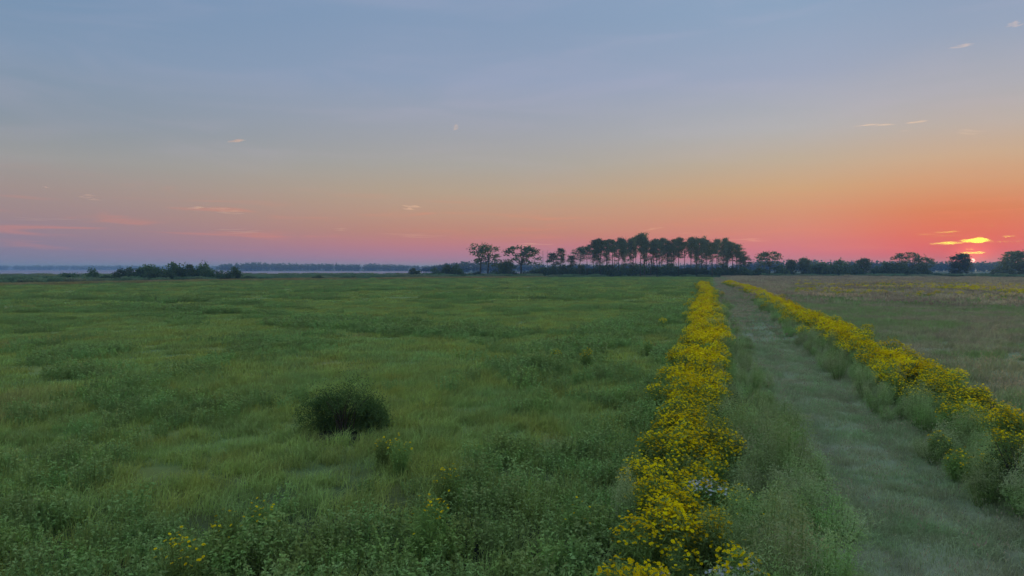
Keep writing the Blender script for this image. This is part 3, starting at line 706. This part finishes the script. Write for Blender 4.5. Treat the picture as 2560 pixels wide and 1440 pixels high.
def verges():
    r = random.Random(19)
    for side, s0, s1, y0, y1, n in (('L', 0.05, 2.05, 5.8, 75, 165), ('R', 4.75, 6.3, 8.0, 85, 135)):
        for k in range(n):
            y = y0 * (y1 / y0) ** ((k + r.random()) / n); s = s0 + (s1 - s0) * r.random() + 0.35 * (float(vnoise(y / 3.0, 7.7)) - 0.5)
            z = 0 if y < 13 else 1 if y < 30 else 2
            place_ = ('at the near end of', 'part way along', 'far along')[z]
            edge = 'left verge between flowers and track' if side == 'L' else 'right verge between track and flowers'
            feather(s + KT * y, y, 'feathery weed bush %s the %s' % (place_, edge), 'feathery weeds %s the %s verge' % (place_, 'left' if side == 'L' else 'right'), r.randrange(5),
                    (0.5 + 0.5 * r.random()) * (1 + 0.006 * y) * (1.3 if side == 'L' and y < 18 else 1), (0.7 + 0.5 * r.random()) * (0.6 if (side == 'L' and s > 1.5) else 1), r.random() * 6.28)
    for px, py, z, s, hs, lab in (
        (1905, 1240, 1.0, 1.15, 1.0, 'tall pale green feathery bush at the edge of the track, right of the white flowers'),
        (1725, 1128, 0.9, 1.05, 0.9, 'bright green feathery bush rising through the left flower band'),
        (1650, 1235, 0.9, 0.8, 0.95, 'small feathery green bush enclosed by the near yellow flowers'),
        (1935, 1340, 0.85, 1.0, 0.9, 'rich green bush at the bottom right of the left verge'),
        (2300, 975, 0.95, 1.5, 0.85, 'broad rounded green bush below the right flower ridge'),
        (2430, 1040, 1.0, 1.35, 1.0, 'tall feathery bush in front of the right flower ridge near the picture edge'),
        (2090, 868, 0.8, 1.3, 0.8, 'dark rounded bush on the right verge halfway along the track')):
        p = at(px, py, z * 0.95); feather(p[0], p[1], lab, None, int(px) % 5, s, hs, px * 0.1)
verges()
def band_weeds():                           # green weeds growing up through the flower band
    r = random.Random(77)
    for k in range(60):
        y = 6.5 * (60 / 6.5) ** ((k + r.random()) / 60); s = -1.45 + 1.9 * r.random()
        feather(s + KT * y, y, 'green weed growing up through the yellow band left of the track', 'weeds inside the left flower band', r.randrange(5), 0.42 + 0.25 * r.random(), 1.15 + 0.5 * r.random(), r.random() * 6.28)
    for k in range(14):
        y = 11 * (60 / 11) ** ((k + r.random()) / 14); s = 6.3 + 1.0 * r.random()
        feather(s + KT * y, y, 'green weed growing up through the yellow ridge right of the track', 'weeds inside the right flower ridge', r.randrange(5), 0.42 + 0.25 * r.random(), 1.1 + 0.5 * r.random(), r.random() * 6.28)
band_weeds()

def dark_shrub(px, py, w, h, label, seed, n=26000):
    p = at(px, py); r = np.random.default_rng(seed); s = Geo(); g = Geo()
    for i in range(18):
        a = r.random() * 6.283; q = (0.3 + 0.6 * r.random()) * w * 0.5
        top = np.array([q * math.cos(a), q * math.sin(a), h * (0.6 + 0.3 * r.random())]); b = np.array([r.normal() * 0.09, r.normal() * 0.09, -0.05])
        s.tube([b, b * 0.5 + top * [0.35, 0.35, 0.6], top], [0.016, 0.010, 0.003], 5)
    d = rdir(n, r); d[:, 2] = np.abs(d[:, 2]); lump = 0.62 + 0.65 * fbm(d[:, 0] * 2.6 + seed, d[:, 2] * 2.6 + d[:, 1] * 2.8)
    q = (0.62 + 0.30 * r.random(n) + 0.20 * np.abs(r.normal(size=n))) * lump; P = d * q[:, None] * [w / 2, w / 2, h] * 0.95
    front = (P[:, 1] < 0.05) & (P[:, 2] < h * (0.56 + 0.12 * np.sin(P[:, 0] * 9))) & (np.abs(P[:, 0] + 0.05) < w * 0.36)
    ni = n // 4; qi = rdir(ni, r) * (0.25 + 0.45 * r.random(ni))[:, None]; Pi = np.stack([qi[:, 0] * w * 0.5, np.abs(qi[:, 1]) * w * 0.5, np.abs(qi[:, 2]) * h * 1.1], 1)
    P = np.concatenate([P[~front], Pi]); n = len(P)
    lobe = r.integers(0, 3, n); cx_ = np.array([-0.24, 0.06, 0.32])[lobe] * w; ws = np.array([0.62, 0.80, 0.50])[lobe]; hs = np.array([0.80, 1.0, 0.68])[lobe]
    P = np.stack([P[:, 0] * ws + cx_, P[:, 1] * ws, P[:, 2] * hs], 1)
    keep = ~((P[:, 1] < 0.0) & (P[:, 2] < h * (0.48 + 0.1 * np.sin(P[:, 0] * 9))) & (np.abs(P[:, 0]) < w * 0.34)); P = P[keep]; n = len(P); P[:, 2] = np.maximum(P[:, 2], 0.03)
    g.leaves(P, rdir(n, r, 0.5), 0.04 + 0.05 * r.random(n), 0.018, r, 0.1)
    thing('shrub', label, 'bush', (p[0], p[1], gz(p[0], p[1])), 0, (1, 1, 1), None, [('stem', s.mesh('stem', M_twig)), ('crown', g.mesh('crown', M_shrub))])
dark_shrub(858, 1086, 2.1, 1.35, 'dark rounded shrub with a black hollow beneath, alone in the left field', 5)
dark_shrub(1835, 1098, 1.0, 1.05, 'shadowy green shrub with a dark hollow, right of the flower band', 6, 5000)
dark_shrub(2545, 1255, 1.3, 1.3, 'dark shrub on the right verge at the edge of the picture', 7, 6000)

# ------------------------------------------------------------------ trees
def pine_meshes(seed, h=20.0, cw=5.5, bare=0.52):
    r = np.random.default_rng(seed); t = Geo(); g = Geo()
    lean = r.normal(size=2) * 0.7; n = 7
    tp = np.array([[lean[0] * (i / (n - 1)) ** 2 + r.normal() * 0.05, lean[1] * (i / (n - 1)) ** 2, -0.3 + (h * 0.97 + 0.3) * i / (n - 1)] for i in range(n)])
    t.tube(tp, np.linspace(0.30, 0.06, n), 7)
    f = lambda z: np.array([np.interp(z, tp[:, 2], tp[:, 0]), np.interp(z, tp[:, 2], tp[:, 1]), z])
    nl = 34; lop = r.random() * 6.28
    for i in range(nl):
        u = bare + (1 - bare) * ((i + 0.5 + r.normal() * 0.5) / nl); z = min(u, 0.96) * h; a = i * 2.4 + r.normal() * 0.6
        v = (u - bare) / (1 - bare); L = cw * 0.5 * max(0.16, 1.12 * (1 - ((v - 0.42) / 0.66) ** 2)) * (0.5 + 0.7 * r.random()) * (1 + 0.3 * math.cos(a - lop))
        if v < 0.4 and r.random() < 0.25: continue
        b = f(z); e = b + np.array([math.cos(a) * L, math.sin(a) * L, L * (0.1 + 0.4 * r.random())])
        t.tube([b, (b + e) / 2 + [0, 0, -0.1], e], [0.07, 0.05, 0.02], 4)
        for k in range(2 + int(v * 2.4)):
            c = b + (e - b) * (0.35 + 0.7 * r.random()) + r.normal(size=3) * [0.35, 0.35, 0.3]; m = int((34 if v > 0.35 else 24) * (0.82 if seed % 2 else 1.05))
            sg = 0.45 + 0.3 * r.random(); P = c + r.normal(size=(m, 3)) * [sg, sg, sg * 0.55]
            g.leaves(P, rdir(m, r, 0.35), 0.62, 0.28, r)
    c = f(h * 0.95); P = c + r.normal(size=(50, 3)) * [0.7, 0.7, 0.5]; g.leaves(P, rdir(50, r, 0.5), 0.55, 0.24, r)
    return t.mesh('trunk', M_bark), g.mesh('crown', M_pine)
def broad_meshes(seed, h=12.0, w=9.0, trunks=1, low=0.28, nclump=46, airy=1.0, mat=None):
    r = np.random.default_rng(seed); t = Geo(); g = Geo()
    for k in range(trunks):
        off = np.array([(k - (trunks - 1) / 2) * w * 0.28, r.normal() * 0.3, -0.3])
        fork = off + np.array([r.normal() * 0.4, r.normal() * 0.4, h * (low + 0.12) + 0.3])
        t.tube([off, (off + fork) / 2 + r.normal(size=3) * 0.08, fork], [0.30, 0.24, 0.19], 7)
        for i in range(nclump // trunks):
            a = r.random() * 6.283; cz = low + (1 - low) * r.random() ** 0.75; prof = math.sqrt(max(0.05, 1 - ((cz - low - (1 - low) * 0.42) / ((1 - low) * 0.62)) ** 2))
            q = (0.35 + 0.65 * math.sqrt(r.random())) * w * 0.5 * prof / (1 if trunks == 1 else 1.35)
            e = np.array([off[0] + q * math.cos(a), off[1] + q * math.sin(a), cz * h])
            if i % 3 == 0: t.tube([fork, fork * 0.55 + e * 0.45 + r.normal(size=3) * 0.25, e], [0.12, 0.07, 0.02], 4)
            m = int(34 / airy); sg = 0.045 * h * (0.8 + 0.5 * r.random())
            g.leaves(e + r.normal(size=(m, 3)) * [sg, sg, sg * 0.65], rdir(m, r, 0.2), 0.055 * h, 0.034 * h, r)
    return t.mesh('trunk', M_bark), g.mesh('crown', mat or M_oak)
def bush_meshes(seed, h=4.0, w=5.0, n=30, mat=None):
    r = np.random.default_rng(seed); t = Geo(); g = Geo()
    for i in range(n):
        a = r.random() * 6.283; u = math.sqrt(r.random()); q = u * w * 0.45; z = h * (0.12 + 0.8 * r.random() * math.sqrt(max(0.05, 1 - u * u * 0.8)))
        e = np.array([q * math.cos(a), q * math.sin(a), z])
        if i % 3 == 0: t.tube([(e[0] * 0.1, e[1] * 0.1, -0.1), e * [0.6, 0.6, 0.5], e], [0.06, 0.04, 0.015], 4)
        m = 60; sg = 0.10 * (h + w) / 2 * (0.75 + 0.5 * r.random())
        P = e + r.normal(size=(m, 3)) * [sg, sg, sg * 0.75]; P[:, 2] = np.maximum(P[:, 2], 0.05)
        g.leaves(P, rdir(m, r, 0.25), 0.5, 0.32, r)
    return t.mesh('stem', M_bark), g.mesh('crown', mat or M_bush)

PI_ = [pine_meshes(20 + i, 20.0, 5.6 + 0.8 * (i % 4), (0.30, 0.50, 0.38, 0.55, 0.24, 0.44, 0.34, 0.58, 0.46)[i]) for i in range(9)]
def grove():
    r = random.Random(41)
    # (photo column, photo row of the tree's top) along the grove's outline
    out = [(1386, 634), (1402, 622), (1432, 632), (1450, 621), (1468, 610), (1484, 600), (1500, 598), (1517, 601), (1532, 600), (1546, 597), (1560, 596), (1575, 594),
           (1590, 590), (1601, 586), (1612, 592), (1627, 597), (1643, 596), (1655, 596), (1668, 601), (1683, 598), (1697, 596), (1712, 598), (1727, 596),
           (1741, 594), (1756, 596), (1768, 602), (1781, 599), (1796, 598), (1808, 597), (1820, 603), (1832, 609), (1843, 613), (1853, 630), (1866, 642)]
    lab = {1386: 'low spreading pine at the left end of the tall grove', 1402: 'second pine from the left end of the tall grove', 1484: 'pine where the grove first reaches full height on its left',
           1601: 'tallest pine of the grove, its tip standing above the rest', 1843: 'dense dark pine at the right shoulder of the grove', 1853: 'shorter pine sloping down at the right end of the grove',
           1866: 'lowest and last pine at the right end of the grove'}
    for k, (px, py) in enumerate(out):
        Y = 352 + 26 * (r.random() - 0.5); top = at_y(px, py + (0 if px in lab else r.choice((0, 0, 2, 4, 8))), Y); z0 = gz(top[0], Y); hh = top[2] - z0
        tr, cr = PI_[(k * 4) % 9]; s = hh / 20.0
        l = lab.get(px); zn = 'left third' if px < 1570 else 'middle' if px < 1700 else 'right third'
        thing('pine_tree', l or 'tall slender pine in the front row of the grove, in its %s' % zn, 'tree', (top[0], Y, z0), r.random() * 6.28, (0.85 + 0.2 * r.random(), 0.85 + 0.2 * r.random(), s), None if l else 'front row pines in the %s of the grove' % zn, [('trunk', tr), ('crown', cr)])
    for k in range(22):                     # a second, deeper row
        px = 1475 + 375 * (k + r.random()) / 22; Y = 382 + 22 * r.random(); base = np.interp(px, [p[0] for p in out], [p[1] for p in out]) + 4 + 9 * r.random()
        top = at_y(px, base, Y); z0 = gz(top[0], Y); tr, cr = PI_[(k * 5 + 1) % 9]
        zn = 'left third' if px < 1570 else 'middle' if px < 1700 else 'right third'
        thing('pine_tree', 'pine of the back row of the grove, in its %s' % zn, 'tree', (top[0], Y, z0), r.random() * 6.28, (0.8, 0.8, (top[2] - z0) / 20.0), 'back row pines in the %s of the grove' % zn, [('trunk', tr), ('crown', cr)])
grove()

BR = [broad_meshes(50, 12, 9.5, 1, 0.30, 44), broad_meshes(51, 12, 8, 2, 0.34, 44, 1.25), broad_meshes(52, 12, 10.5, 1, 0.22, 54), broad_meshes(53, 12, 6.5, 1, 0.10, 90), broad_meshes(54, 12, 11, 1, 0.40, 34, 1.2)]
BU = [bush_meshes(60 + i, 4.0, 4.6 + 0.5 * (i % 3), 26 + 3 * i) for i in range(5)]
BW = [9.5, 8, 10.5, 6.5, 11]; BUW = [4.6, 5.1, 5.6, 4.6, 5.1]
def place(kind, i, px, top, wpx, Y, label, group=None, name=None, cat=None, sink=0.0):
    p = at_y(px, top, Y); z0 = gz(p[0], Y); hh = max(0.4, p[2] - z0); ww = wpx / F * Y
    tr, cr = (BR if kind == 'tree' else BU)[i]
    k = hh / (12.0 if kind == 'tree' else 4.0); q = ww / ((BW if kind == 'tree' else BUW)[i])
    thing(name or ('broadleaf_tree' if kind == 'tree' else 'bush'), label, cat or ('tree' if kind == 'tree' else 'bush'), (p[0], Y, z0 - sink), (px * 1.7) % 6.28, (q, q, k), group,
          [('trunk' if kind == 'tree' else 'stem', tr), ('crown', cr)])
# left of the grove
place('tree', 1, 1210, 611, 74, 355, 'airy round crowned tree standing alone left of the pine grove')
place('tree', 0, 1302, 619, 96, 352, 'wide tree between the lone tree and the pine grove')
place('bush', 2, 1262, 650, 40, 350, 'bush under the left side of the wide tree beside the grove')
for px, tp, w, l in ((1033, 670, 30, 'small round bush standing by itself at the water left of the trees'), (1088, 669, 24, 'left bush of the pair before the headland'),
                     (1118, 662, 38, 'middle bush of the clump before the headland'), (1143, 661, 30, 'right bush of the clump before the headland')):
    place('bush', int(px) % 5, px, tp, w, 345, l)
place('bush', 1, 1168, 684, 26, 340, 'low scrap of bush left of the lone round crowned tree')
# hedge-like understorey beneath the pines
def understorey():
    r = random.Random(3)
    for k in range(40):
        px = 1345 + (1892 - 1345) * (k + r.random() * 0.8) / 40; tp = 660 + 14 * r.random() + (6 if 1690 < px < 1790 else 0)
        place('bush', r.randrange(5), px, tp, 26 + 22 * r.random(), 343 + 16 * r.random(), 'dark bush in the thicket under the %s of the tall pine grove' % ('left third' if px < 1530 else 'middle' if px < 1710 else 'right third'), 'thicket under the %s of the grove' % ('left third' if px < 1530 else 'middle' if px < 1710 else 'right third'))
    for px in (1190, 1230, 1250, 1280, 1312, 1330):
        place('bush', r.randrange(5), px + 4 * r.random(), 676 + 6 * r.random(), 20 + 10 * r.random(), 348 + 8 * r.random(), 'low dark bush at the foot of the trees left of the grove', 'bushes left of the grove')
understorey()
# right of the grove
for kind, i, px, tp, w, Y, l in (
    ('tree', 0, 1924, 632, 66, 372, 'round crowned tree just right of the pine grove'), ('bush', 1, 1905, 668, 34, 370, 'bush in the gap between pine grove and round tree'),
    ('bush', 3, 1952, 662, 36, 368, 'bush leaning on the right of the round crowned tree'), ('tree', 3, 1978, 651, 26, 374, 'thin upright tree with a tufted top right of the round tree'),
    ('tree', 3, 2012, 647, 30, 372, 'upright pointed tree left of the low bushes'), ('bush', 2, 2045, 656, 50, 380, 'pale broad bush left of the dome shaped bush'),
    ('bush', 4, 2098, 651, 56, 374, 'dark dome shaped bush in the middle of the right hand trees'), ('bush', 0, 2070, 668, 34, 366, 'small bush in front of the dome shaped bush'),
    ('tree', 3, 2158, 648, 36, 376, 'tree with notched top right of the dome shaped bush'), ('bush', 3, 2140, 660, 34, 372, 'bush on the left of the notched tree'),
    ('bush', 1, 2196, 664, 34, 378, 'low bush in the dip right of the notched tree'), ('bush', 2, 2228, 654, 44, 374, 'bush at the left foot of the arching tree'),
    ('tree', 2, 2272, 634, 84, 378, 'wide arching tree with open crown left of the sun'), ('tree', 4, 2312, 644, 50, 380, 'smaller spreading tree joined to the right of the arching tree'),
    ('bush', 4, 2262, 664, 46, 372, 'dense bush below the arching tree'), ('bush', 0, 2306, 664, 38, 372, 'bush below the smaller spreading tree'),
    ('bush', 1, 2345, 682, 36, 366, 'very low bush right of the arching tree'), ('bush', 3, 2372, 683, 26, 366, 'low bush at the left foot of the dense round tree'),
    ('tree', 3, 2402, 637, 46, 368, 'dense rounded tree immediately left of the setting sun'), ('bush', 2, 2446, 684, 30, 366, 'low bush below the setting sun'),
    ('bush', 0, 2505, 665, 46, 368, 'bush left of the big tree at the right edge'), ('tree', 3, 2548, 631, 76, 372, 'big round tree cut by the right edge of the picture'),
    ('bush', 4, 2485, 680, 26, 366, 'small bush right of the setting sun')):
    place(kind, i, px, tp, w, Y, l)
# left marsh edge
for i, px, tp, w, Y, l in (
    (0, 300, 672, 44, 236, 'left end bush of the long thicket on the left'), (1, 335, 668, 50, 238, 'second bush of the long thicket on the left'),
    (2, 375, 662, 60, 240, 'tall bush left of the middle of the long thicket'), (3, 428, 657, 58, 242, 'highest bush in the middle of the long thicket'),
    (4, 470, 662, 50, 244, 'bush right of the middle of the long thicket'), (1, 510, 657, 44, 246, 'tall bush at the right end of the long thicket'),
    (2, 400, 676, 70, 232, 'low front bush before the middle of the long thicket'), (0, 548, 676, 30, 246, 'thin bush in the gap right of the long thicket'),
    (3, 583, 667, 36, 246, 'compact round bush standing right of the long thicket'), (4, 620, 690, 34, 246, 'low bush right of the compact round bush'),
    (1, 660, 693, 36, 248, 'low bush at the near end of the marsh ponds'), (2, 175, 682, 44, 222, 'yellowish bush left of the long thicket'),
    (0, 232, 670, 26, 226, 'tall thin bush between yellowish bush and long thicket'), (3, 265, 688, 36, 228, 'low bush at the left foot of the long thicket'),
    (1, 38, 703, 22, 198, 'small dark bush at the far left edge of the field'), (4, 795, 689, 30, 262, 'low bush at the middle of the far field edge'),
    (0, 880, 684, 10, 330, 'slim little bush left of the pond on the far shore'), (3, 925, 684, 9, 335, 'slim little bush right of the far pond'), (2, 965, 687, 26, 330, 'low dome of bush right of the far pond')):
    place('bush', i, px, tp, w, Y, l)

def snag(px, py, top, Y, label, seed, spread, bare=False, thick=0.08, nb=9):
    p = at_y(px, py, Y); z0 = gz(p[0], Y); q = at_y(px, top, Y); h = q[2] - z0; r = np.random.default_rng(seed); t = Geo(); b = Geo()
    if bare:
        t.tube([(0, 0, -0.3), (0.1, 0, h * 0.5), (0.05, 0.1, h)], [thick * 2, thick * 1.4, thick * 0.6], 6)
        for i in range(nb):
            z = h * (0.45 + 0.5 * r.random()); a = r.random() * 6.28; L = 1.2 * r.random() + 0.4
            b.tube([(0.05, 0, z), (math.cos(a) * L, math.sin(a) * L, z + 0.5 * L)], [thick * 0.6, thick * 0.2], 4)
    else:
        for i in range(nb):
            a = r.random() * 6.28; e = np.array([math.cos(a) * spread * r.random(), math.sin(a) * spread * r.random(), h * (0.6 + 0.4 * r.random())])
            (t if i < 3 else b).tube([(0, 0, -0.2), e * [0.4, 0.4, 0.55] + r.normal(size=3) * 0.08, e], [thick, thick * 0.7, thick * 0.25], 5)
    m = M_bark if bare else M_snag
    thing('dead_tree' if bare else 'dead_bush', label, 'dead tree' if bare else 'dead bush', (p[0], Y, z0), 0, (1, 1, 1), None, [('trunk', t.mesh('trunk', m)), ('branches', b.mesh('branches', m))])
snag(1357, 690, 626, 356, 'left of two bare dead trunks between wide tree and grove', 1, 0, True)
snag(1368, 690, 625, 358, 'right of two bare dead trunks between wide tree and grove', 2, 0, True)
snag(42, 702, 695, 208, 'pale bleached dead bush nearest the left edge', 3, 1.1, thick=0.09, nb=12)
snag(113, 702, 696, 212, 'pale bleached dead bush between the left edge and yellowish bush', 4, 0.9, thick=0.08, nb=10)
snag(137, 698, 689, 230, 'pale bleached dead bush beside the yellowish bush', 5, 1.0, thick=0.08, nb=11)
snag(196, 698, 680, 228, 'grey leafless bush right of the yellowish bush', 6, 1.4, thick=0.07, nb=14)

# ------------------------------------------------------------------ far woods (each stretch reads as one mass)
def far_wood(name, label, pts, hgt, n, seed, cw=9.0, depth=60):
    r = np.random.default_rng(seed); g = Geo(); pts = np.array(pts, float)
    seg = np.linalg.norm(np.diff(pts, axis=0), axis=1); cum = np.concatenate([[0], np.cumsum(seg)])
    for k in range(n):
        t = r.random() * cum[-1]; x = np.interp(t, cum, pts[:, 0]); y = np.interp(t, cum, pts[:, 1]) + depth * r.random() ** 1.5
        h = np.interp(t / cum[-1], np.linspace(0, 1, len(hgt)), hgt) * (0.8 + 0.3 * r.random()); m = 44
        z0 = -0.2; w = cw * (0.7 + 0.6 * r.random())
        d = rdir(m, r); q = r.random(m) ** 0.4
        P = np.stack([x + d[:, 0] * q * w * 0.55, y + d[:, 1] * q * w * 0.55, z0 + h * 0.53 + d[:, 2] * q * h * 0.47], 1)
        g.leaves(P, rdir(m, r, 0.2), 0.22 * h, 0.16 * h, r)
        g.tube([(x, y, z0), (x, y, z0 + h * 0.7)], [0.3, 0.12], 4)
    o = link(name, g.mesh(name, M_wood)); tag(o, label, kind='stuff')
B = lambda px, Y: ((px - W / 2) / F * Y, Y)
far_wood('far_woods', 'long low blue wood on the farthest shore at left', [B(-900, 2700), B(250, 2740), B(590, 2720)], [17, 17.5, 18, 17], 800, 1, 14, 90)
far_wood('far_woods', 'hazy blue wood along the far shore left of the headland', [B(540, 1540), B(700, 1540), B(1060, 1530), B(1180, 1520)], [15, 18, 16, 16, 14, 15, 12, 11, 10], 420, 2, 9, 70)
far_wood('far_woods', 'darker wooded headland left of the lone tree', [B(1045, 930), B(1110, 925), B(1260, 930)], [4, 9, 13, 14, 14, 12], 130, 3, 7, 40)
far_wood('far_woods', 'blue wood on the far shore seen between the pine trunks', [B(1230, 1090), B(1500, 1090), B(1910, 1060)], [13, 12, 12, 12], 260, 4, 8, 50)
far_wood('far_woods', 'hazy wood along the skyline at right below the sunset', [B(1880, 1010), B(2200, 1000), B(2450, 990), B(2760, 980), B(3500, 960)], [15.5, 16.5, 16, 15, 14, 14, 16, 17, 16, 17, 16, 17, 16, 17], 720, 5, 9, 60)

# ------------------------------------------------------------------ clouds: thin sunlit wisps, real volumes far off
def cloud_mat(name, dens, g_=0.72, col=(0.5, 1.0, 0.2)):
    m, nt, out = new_mat(name)
    v = nt.nodes.new('ShaderNodeVolumePrincipled'); v.inputs['Color'].default_value = (*col, 1); v.inputs['Density'].default_value = dens
    v.inputs['Anisotropy'].default_value = g_; nt.links.new(v.outputs[0], out.inputs['Volume']); return m
def cloud(px, py, wpx, hpx, D, label, dens, tilt=0.0, n=3, seed=0, g_=0.72, col=(0.5, 1.0, 0.2)):
    r = np.random.default_rng(seed); c = at_y(px, py, D); k = D / F; g = Geo()
    right = np.array([math.cos(math.atan2(c[0], c[1])), -math.sin(math.atan2(c[0], c[1])), 0]); fw = np.array([c[0], c[1], 0]); fw /= np.linalg.norm(fw); up = np.array([0, 0, 1.0])
    for i in range(n):                      # streaks stacked without touching
        zc = (i - (n - 1) / 2) * hpx / max(n, 1) * k; L = wpx * k * (0.55 + 0.45 * r.random()) * (1 if i == n // 2 else 0.75); xo = (r.random() - 0.5) * wpx * k * 0.45 * (n > 1)
        ns = 22; t = np.linspace(-1, 1, ns); V = []
        amp = hpx * k / max(n, 1) * 0.46
        ph = r.random() * 6
        for j, u in enumerate(t):
            rad = amp * max(0.02, (1 - abs(u) ** 2.2)) * (0.85 + 0.15 * math.sin(u * 5 + ph))
            ctr = c + right * (xo + u * L / 2) + up * (zc + u * L / 2 * math.tan(tilt) + amp * (0.08 if n == 1 else 0.3) * math.sin(u * 4 + ph)) + fw * (40 * i)
            dep = max(rad * 2.2, 1.0) * 1.6
            for q in range(10):
                th = 2 * math.pi * q / 10; V.append(ctr + up * rad * math.sin(th) + fw * dep * math.cos(th))
        Fq = [[a * 10 + b, a * 10 + (b + 1) % 10, (a + 1) * 10 + (b + 1) % 10, (a + 1) * 10 + b] for a in range(ns - 1) for b in range(10)]
        nv = len(V); V += [np.mean(V[:10], axis=0), np.mean(V[-10:], axis=0)]
        Fq += [[nv, (b + 1) % 10, b, b] for b in range(0)]
        g.add(V, Fq)
        base = g.n - len(V)
        caps = [[nv, (b + 2) % 10, (b + 1) % 10, b] for b in range(0, 10, 2)] + [[nv + 1, (ns - 1) * 10 + b, (ns - 1) * 10 + (b + 1) % 10, (ns - 1) * 10 + (b + 2) % 10] for b in range(0, 10, 2)]
        g.f.append(np.array(caps) + base)
    o = link('cloud', g.mesh('cloud', cloud_mat('cloud_vapour', dens, g_, col), True)); tag(o, label, 'cloud')
C = 30000.0
for i, (px, py, w, h, D, dens, tilt, n, lab) in enumerate((
    (2440, 601, 84, 17, C, 0.004, 0.0, 1, 'brightest yellow lens shaped cloud above the setting sun'),
    (2366, 608, 112, 9, C, 0.003, 0.02, 1, 'thin yellow streak left of the lens shaped cloud'),
    (2432, 632, 92, 9, C, 0.004, 0.0, 1, 'short yellow cloud bar just above the sun'),
    (2425, 623, 36, 5, C, 0.002, 0.0, 1, 'faint wisp between the lens cloud and the cloud bar'),
    (2365, 580, 64, 6, C, 0.0016, 0.02, 1, 'yellow streak highest above the sun'),
    (2345, 588, 120, 9, C, 0.0007, 0.03, 2, 'orange veil streaks upper left of the sun'),
    (2520, 591, 46, 6, C, 0.0016, 0.03, 1, 'small yellow wisp right of the lens cloud'),
    (2510, 604, 110, 5, C, 0.0010, 0.02, 1, 'long orange streak reaching the right edge beside the lens cloud'),
    (2480, 564, 18, 4, C, 0.0012, 0.06, 1, 'tiny wisp above the right of the sunset'),
    (2345, 503, 16, 3, C, 0.0012, 0.0, 1, 'tiny speck of cloud high over the sunset'),
    (2412, 113, 74, 9, 16000, 0.0030, -0.03, 2, 'pale wisp near the upper right corner'),
    (2545, 58, 60, 16, 16000, 0.0025, 0.15, 3, 'pale ragged wisp in the upper right corner'),
    (2182, 313, 124, 8, 20000, 0.0030, -0.01, 2, 'long pale streak high over the right field'),
    (2292, 305, 58, 5, 20000, 0.0030, 0.03, 1, 'shorter pale streak touching the long one on its right'),
    (2425, 330, 78, 12, 20000, 0.0007, -0.16, 2, 'faint slanting veil below the high pale streaks'),
    (2262, 327, 40, 4, 20000, 0.0008, 0.0, 1, 'faint dash under the high pale streaks'),
    (591, 352, 58, 8, 22000, 0.0050, 0.16, 1, 'small bright slanting wisp in the left sky'),
    (1143, 318, 22, 14, 22000, 0.0020, 0.5, 2, 'tiny curled wisp in the middle of the sky'),
    (115, 468, 22, 4, 26000, 0.0050, -0.2, 1, 'tiny bright wisp near the left edge'),
    (220, 493, 66, 16, 26000, 0.0022, 0.02, 3, 'ragged pink wisp low in the left sky'),
    (490, 519, 64, 7, 28000, 0.0040, 0.09, 1, 'left bright streak of the pink cloud pair at left'),
    (570, 527, 110, 16, 28000, 0.0018, -0.03, 3, 'broader pink cloud right of the bright streak'),
    (1030, 519, 62, 13, 28000, 0.0030, -0.08, 2, 'pink curl of cloud over the distant headland'),
    (600, 578, 170, 12, C, 0.0016, 0.05, 3, 'long pink cloud low over the left shore'),
    (1050, 589, 200, 11, C, 0.0016, 0.0, 3, 'long salmon cloud low over the headland'),
    (870, 574, 80, 8, C, 0.0014, 0.0, 2, 'short pink streak low in the centre left'),
    (1320, 612, 130, 9, C, 0.0016, -0.02, 2, 'pink cloud low behind the wide tree'),
    (1630, 572, 60, 8, C, 0.0012, 0.06, 2, 'small orange streak above the tallest pine'),
    (1735, 584, 90, 6, C, 0.0010, 0.04, 2, 'orange streak above the middle of the grove'),
    (1890, 600, 150, 9, C, 0.0012, 0.0, 2, 'orange streak over the round tree right of the grove'),
    (90, 548, 190, 9, C, 0.0010, 0.0, 2, 'faint pink streak along the left edge of the sky'))):
    if px > 2200 and D == C: cloud(px, py, w, h, D, lab, dens * 0.12, tilt, n, i)      # low clouds between us and the sun
    else: cloud(px, py, w, h, D, lab, dens * (0.45 if D == C else 0.6), tilt, n, i, 0.4, (1.0, 0.86, 0.75))

# ------------------------------------------------------------------ haze over the marsh
def haze():
    m, nt, out = new_mat('haze_air')
    v = nt.nodes.new('ShaderNodeVolumePrincipled'); v.inputs['Color'].default_value = (0.36, 0.63, 1.0, 1)
    v.inputs['Density'].default_value = 0.00038; v.inputs['Anisotropy'].default_value = 0.2
    nt.links.new(v.outputs[0], out.inputs['Volume'])
    x0, x1, y0, y1, z0, z1 = -5200, 5200, -2500, 5200, -3.6, 26
    V = [(x, y, z) for z in (z0, z1) for y in (y0, y1) for x in (x0, x1)]
    o = link('haze', mesh('haze', V, [(0, 2, 3, 1), (4, 5, 7, 6), (0, 1, 5, 4), (2, 6, 7, 3), (0, 4, 6, 2), (1, 3, 7, 5)], m))
    tag(o, 'thin blue evening haze over field and bay', kind='stuff')
haze()
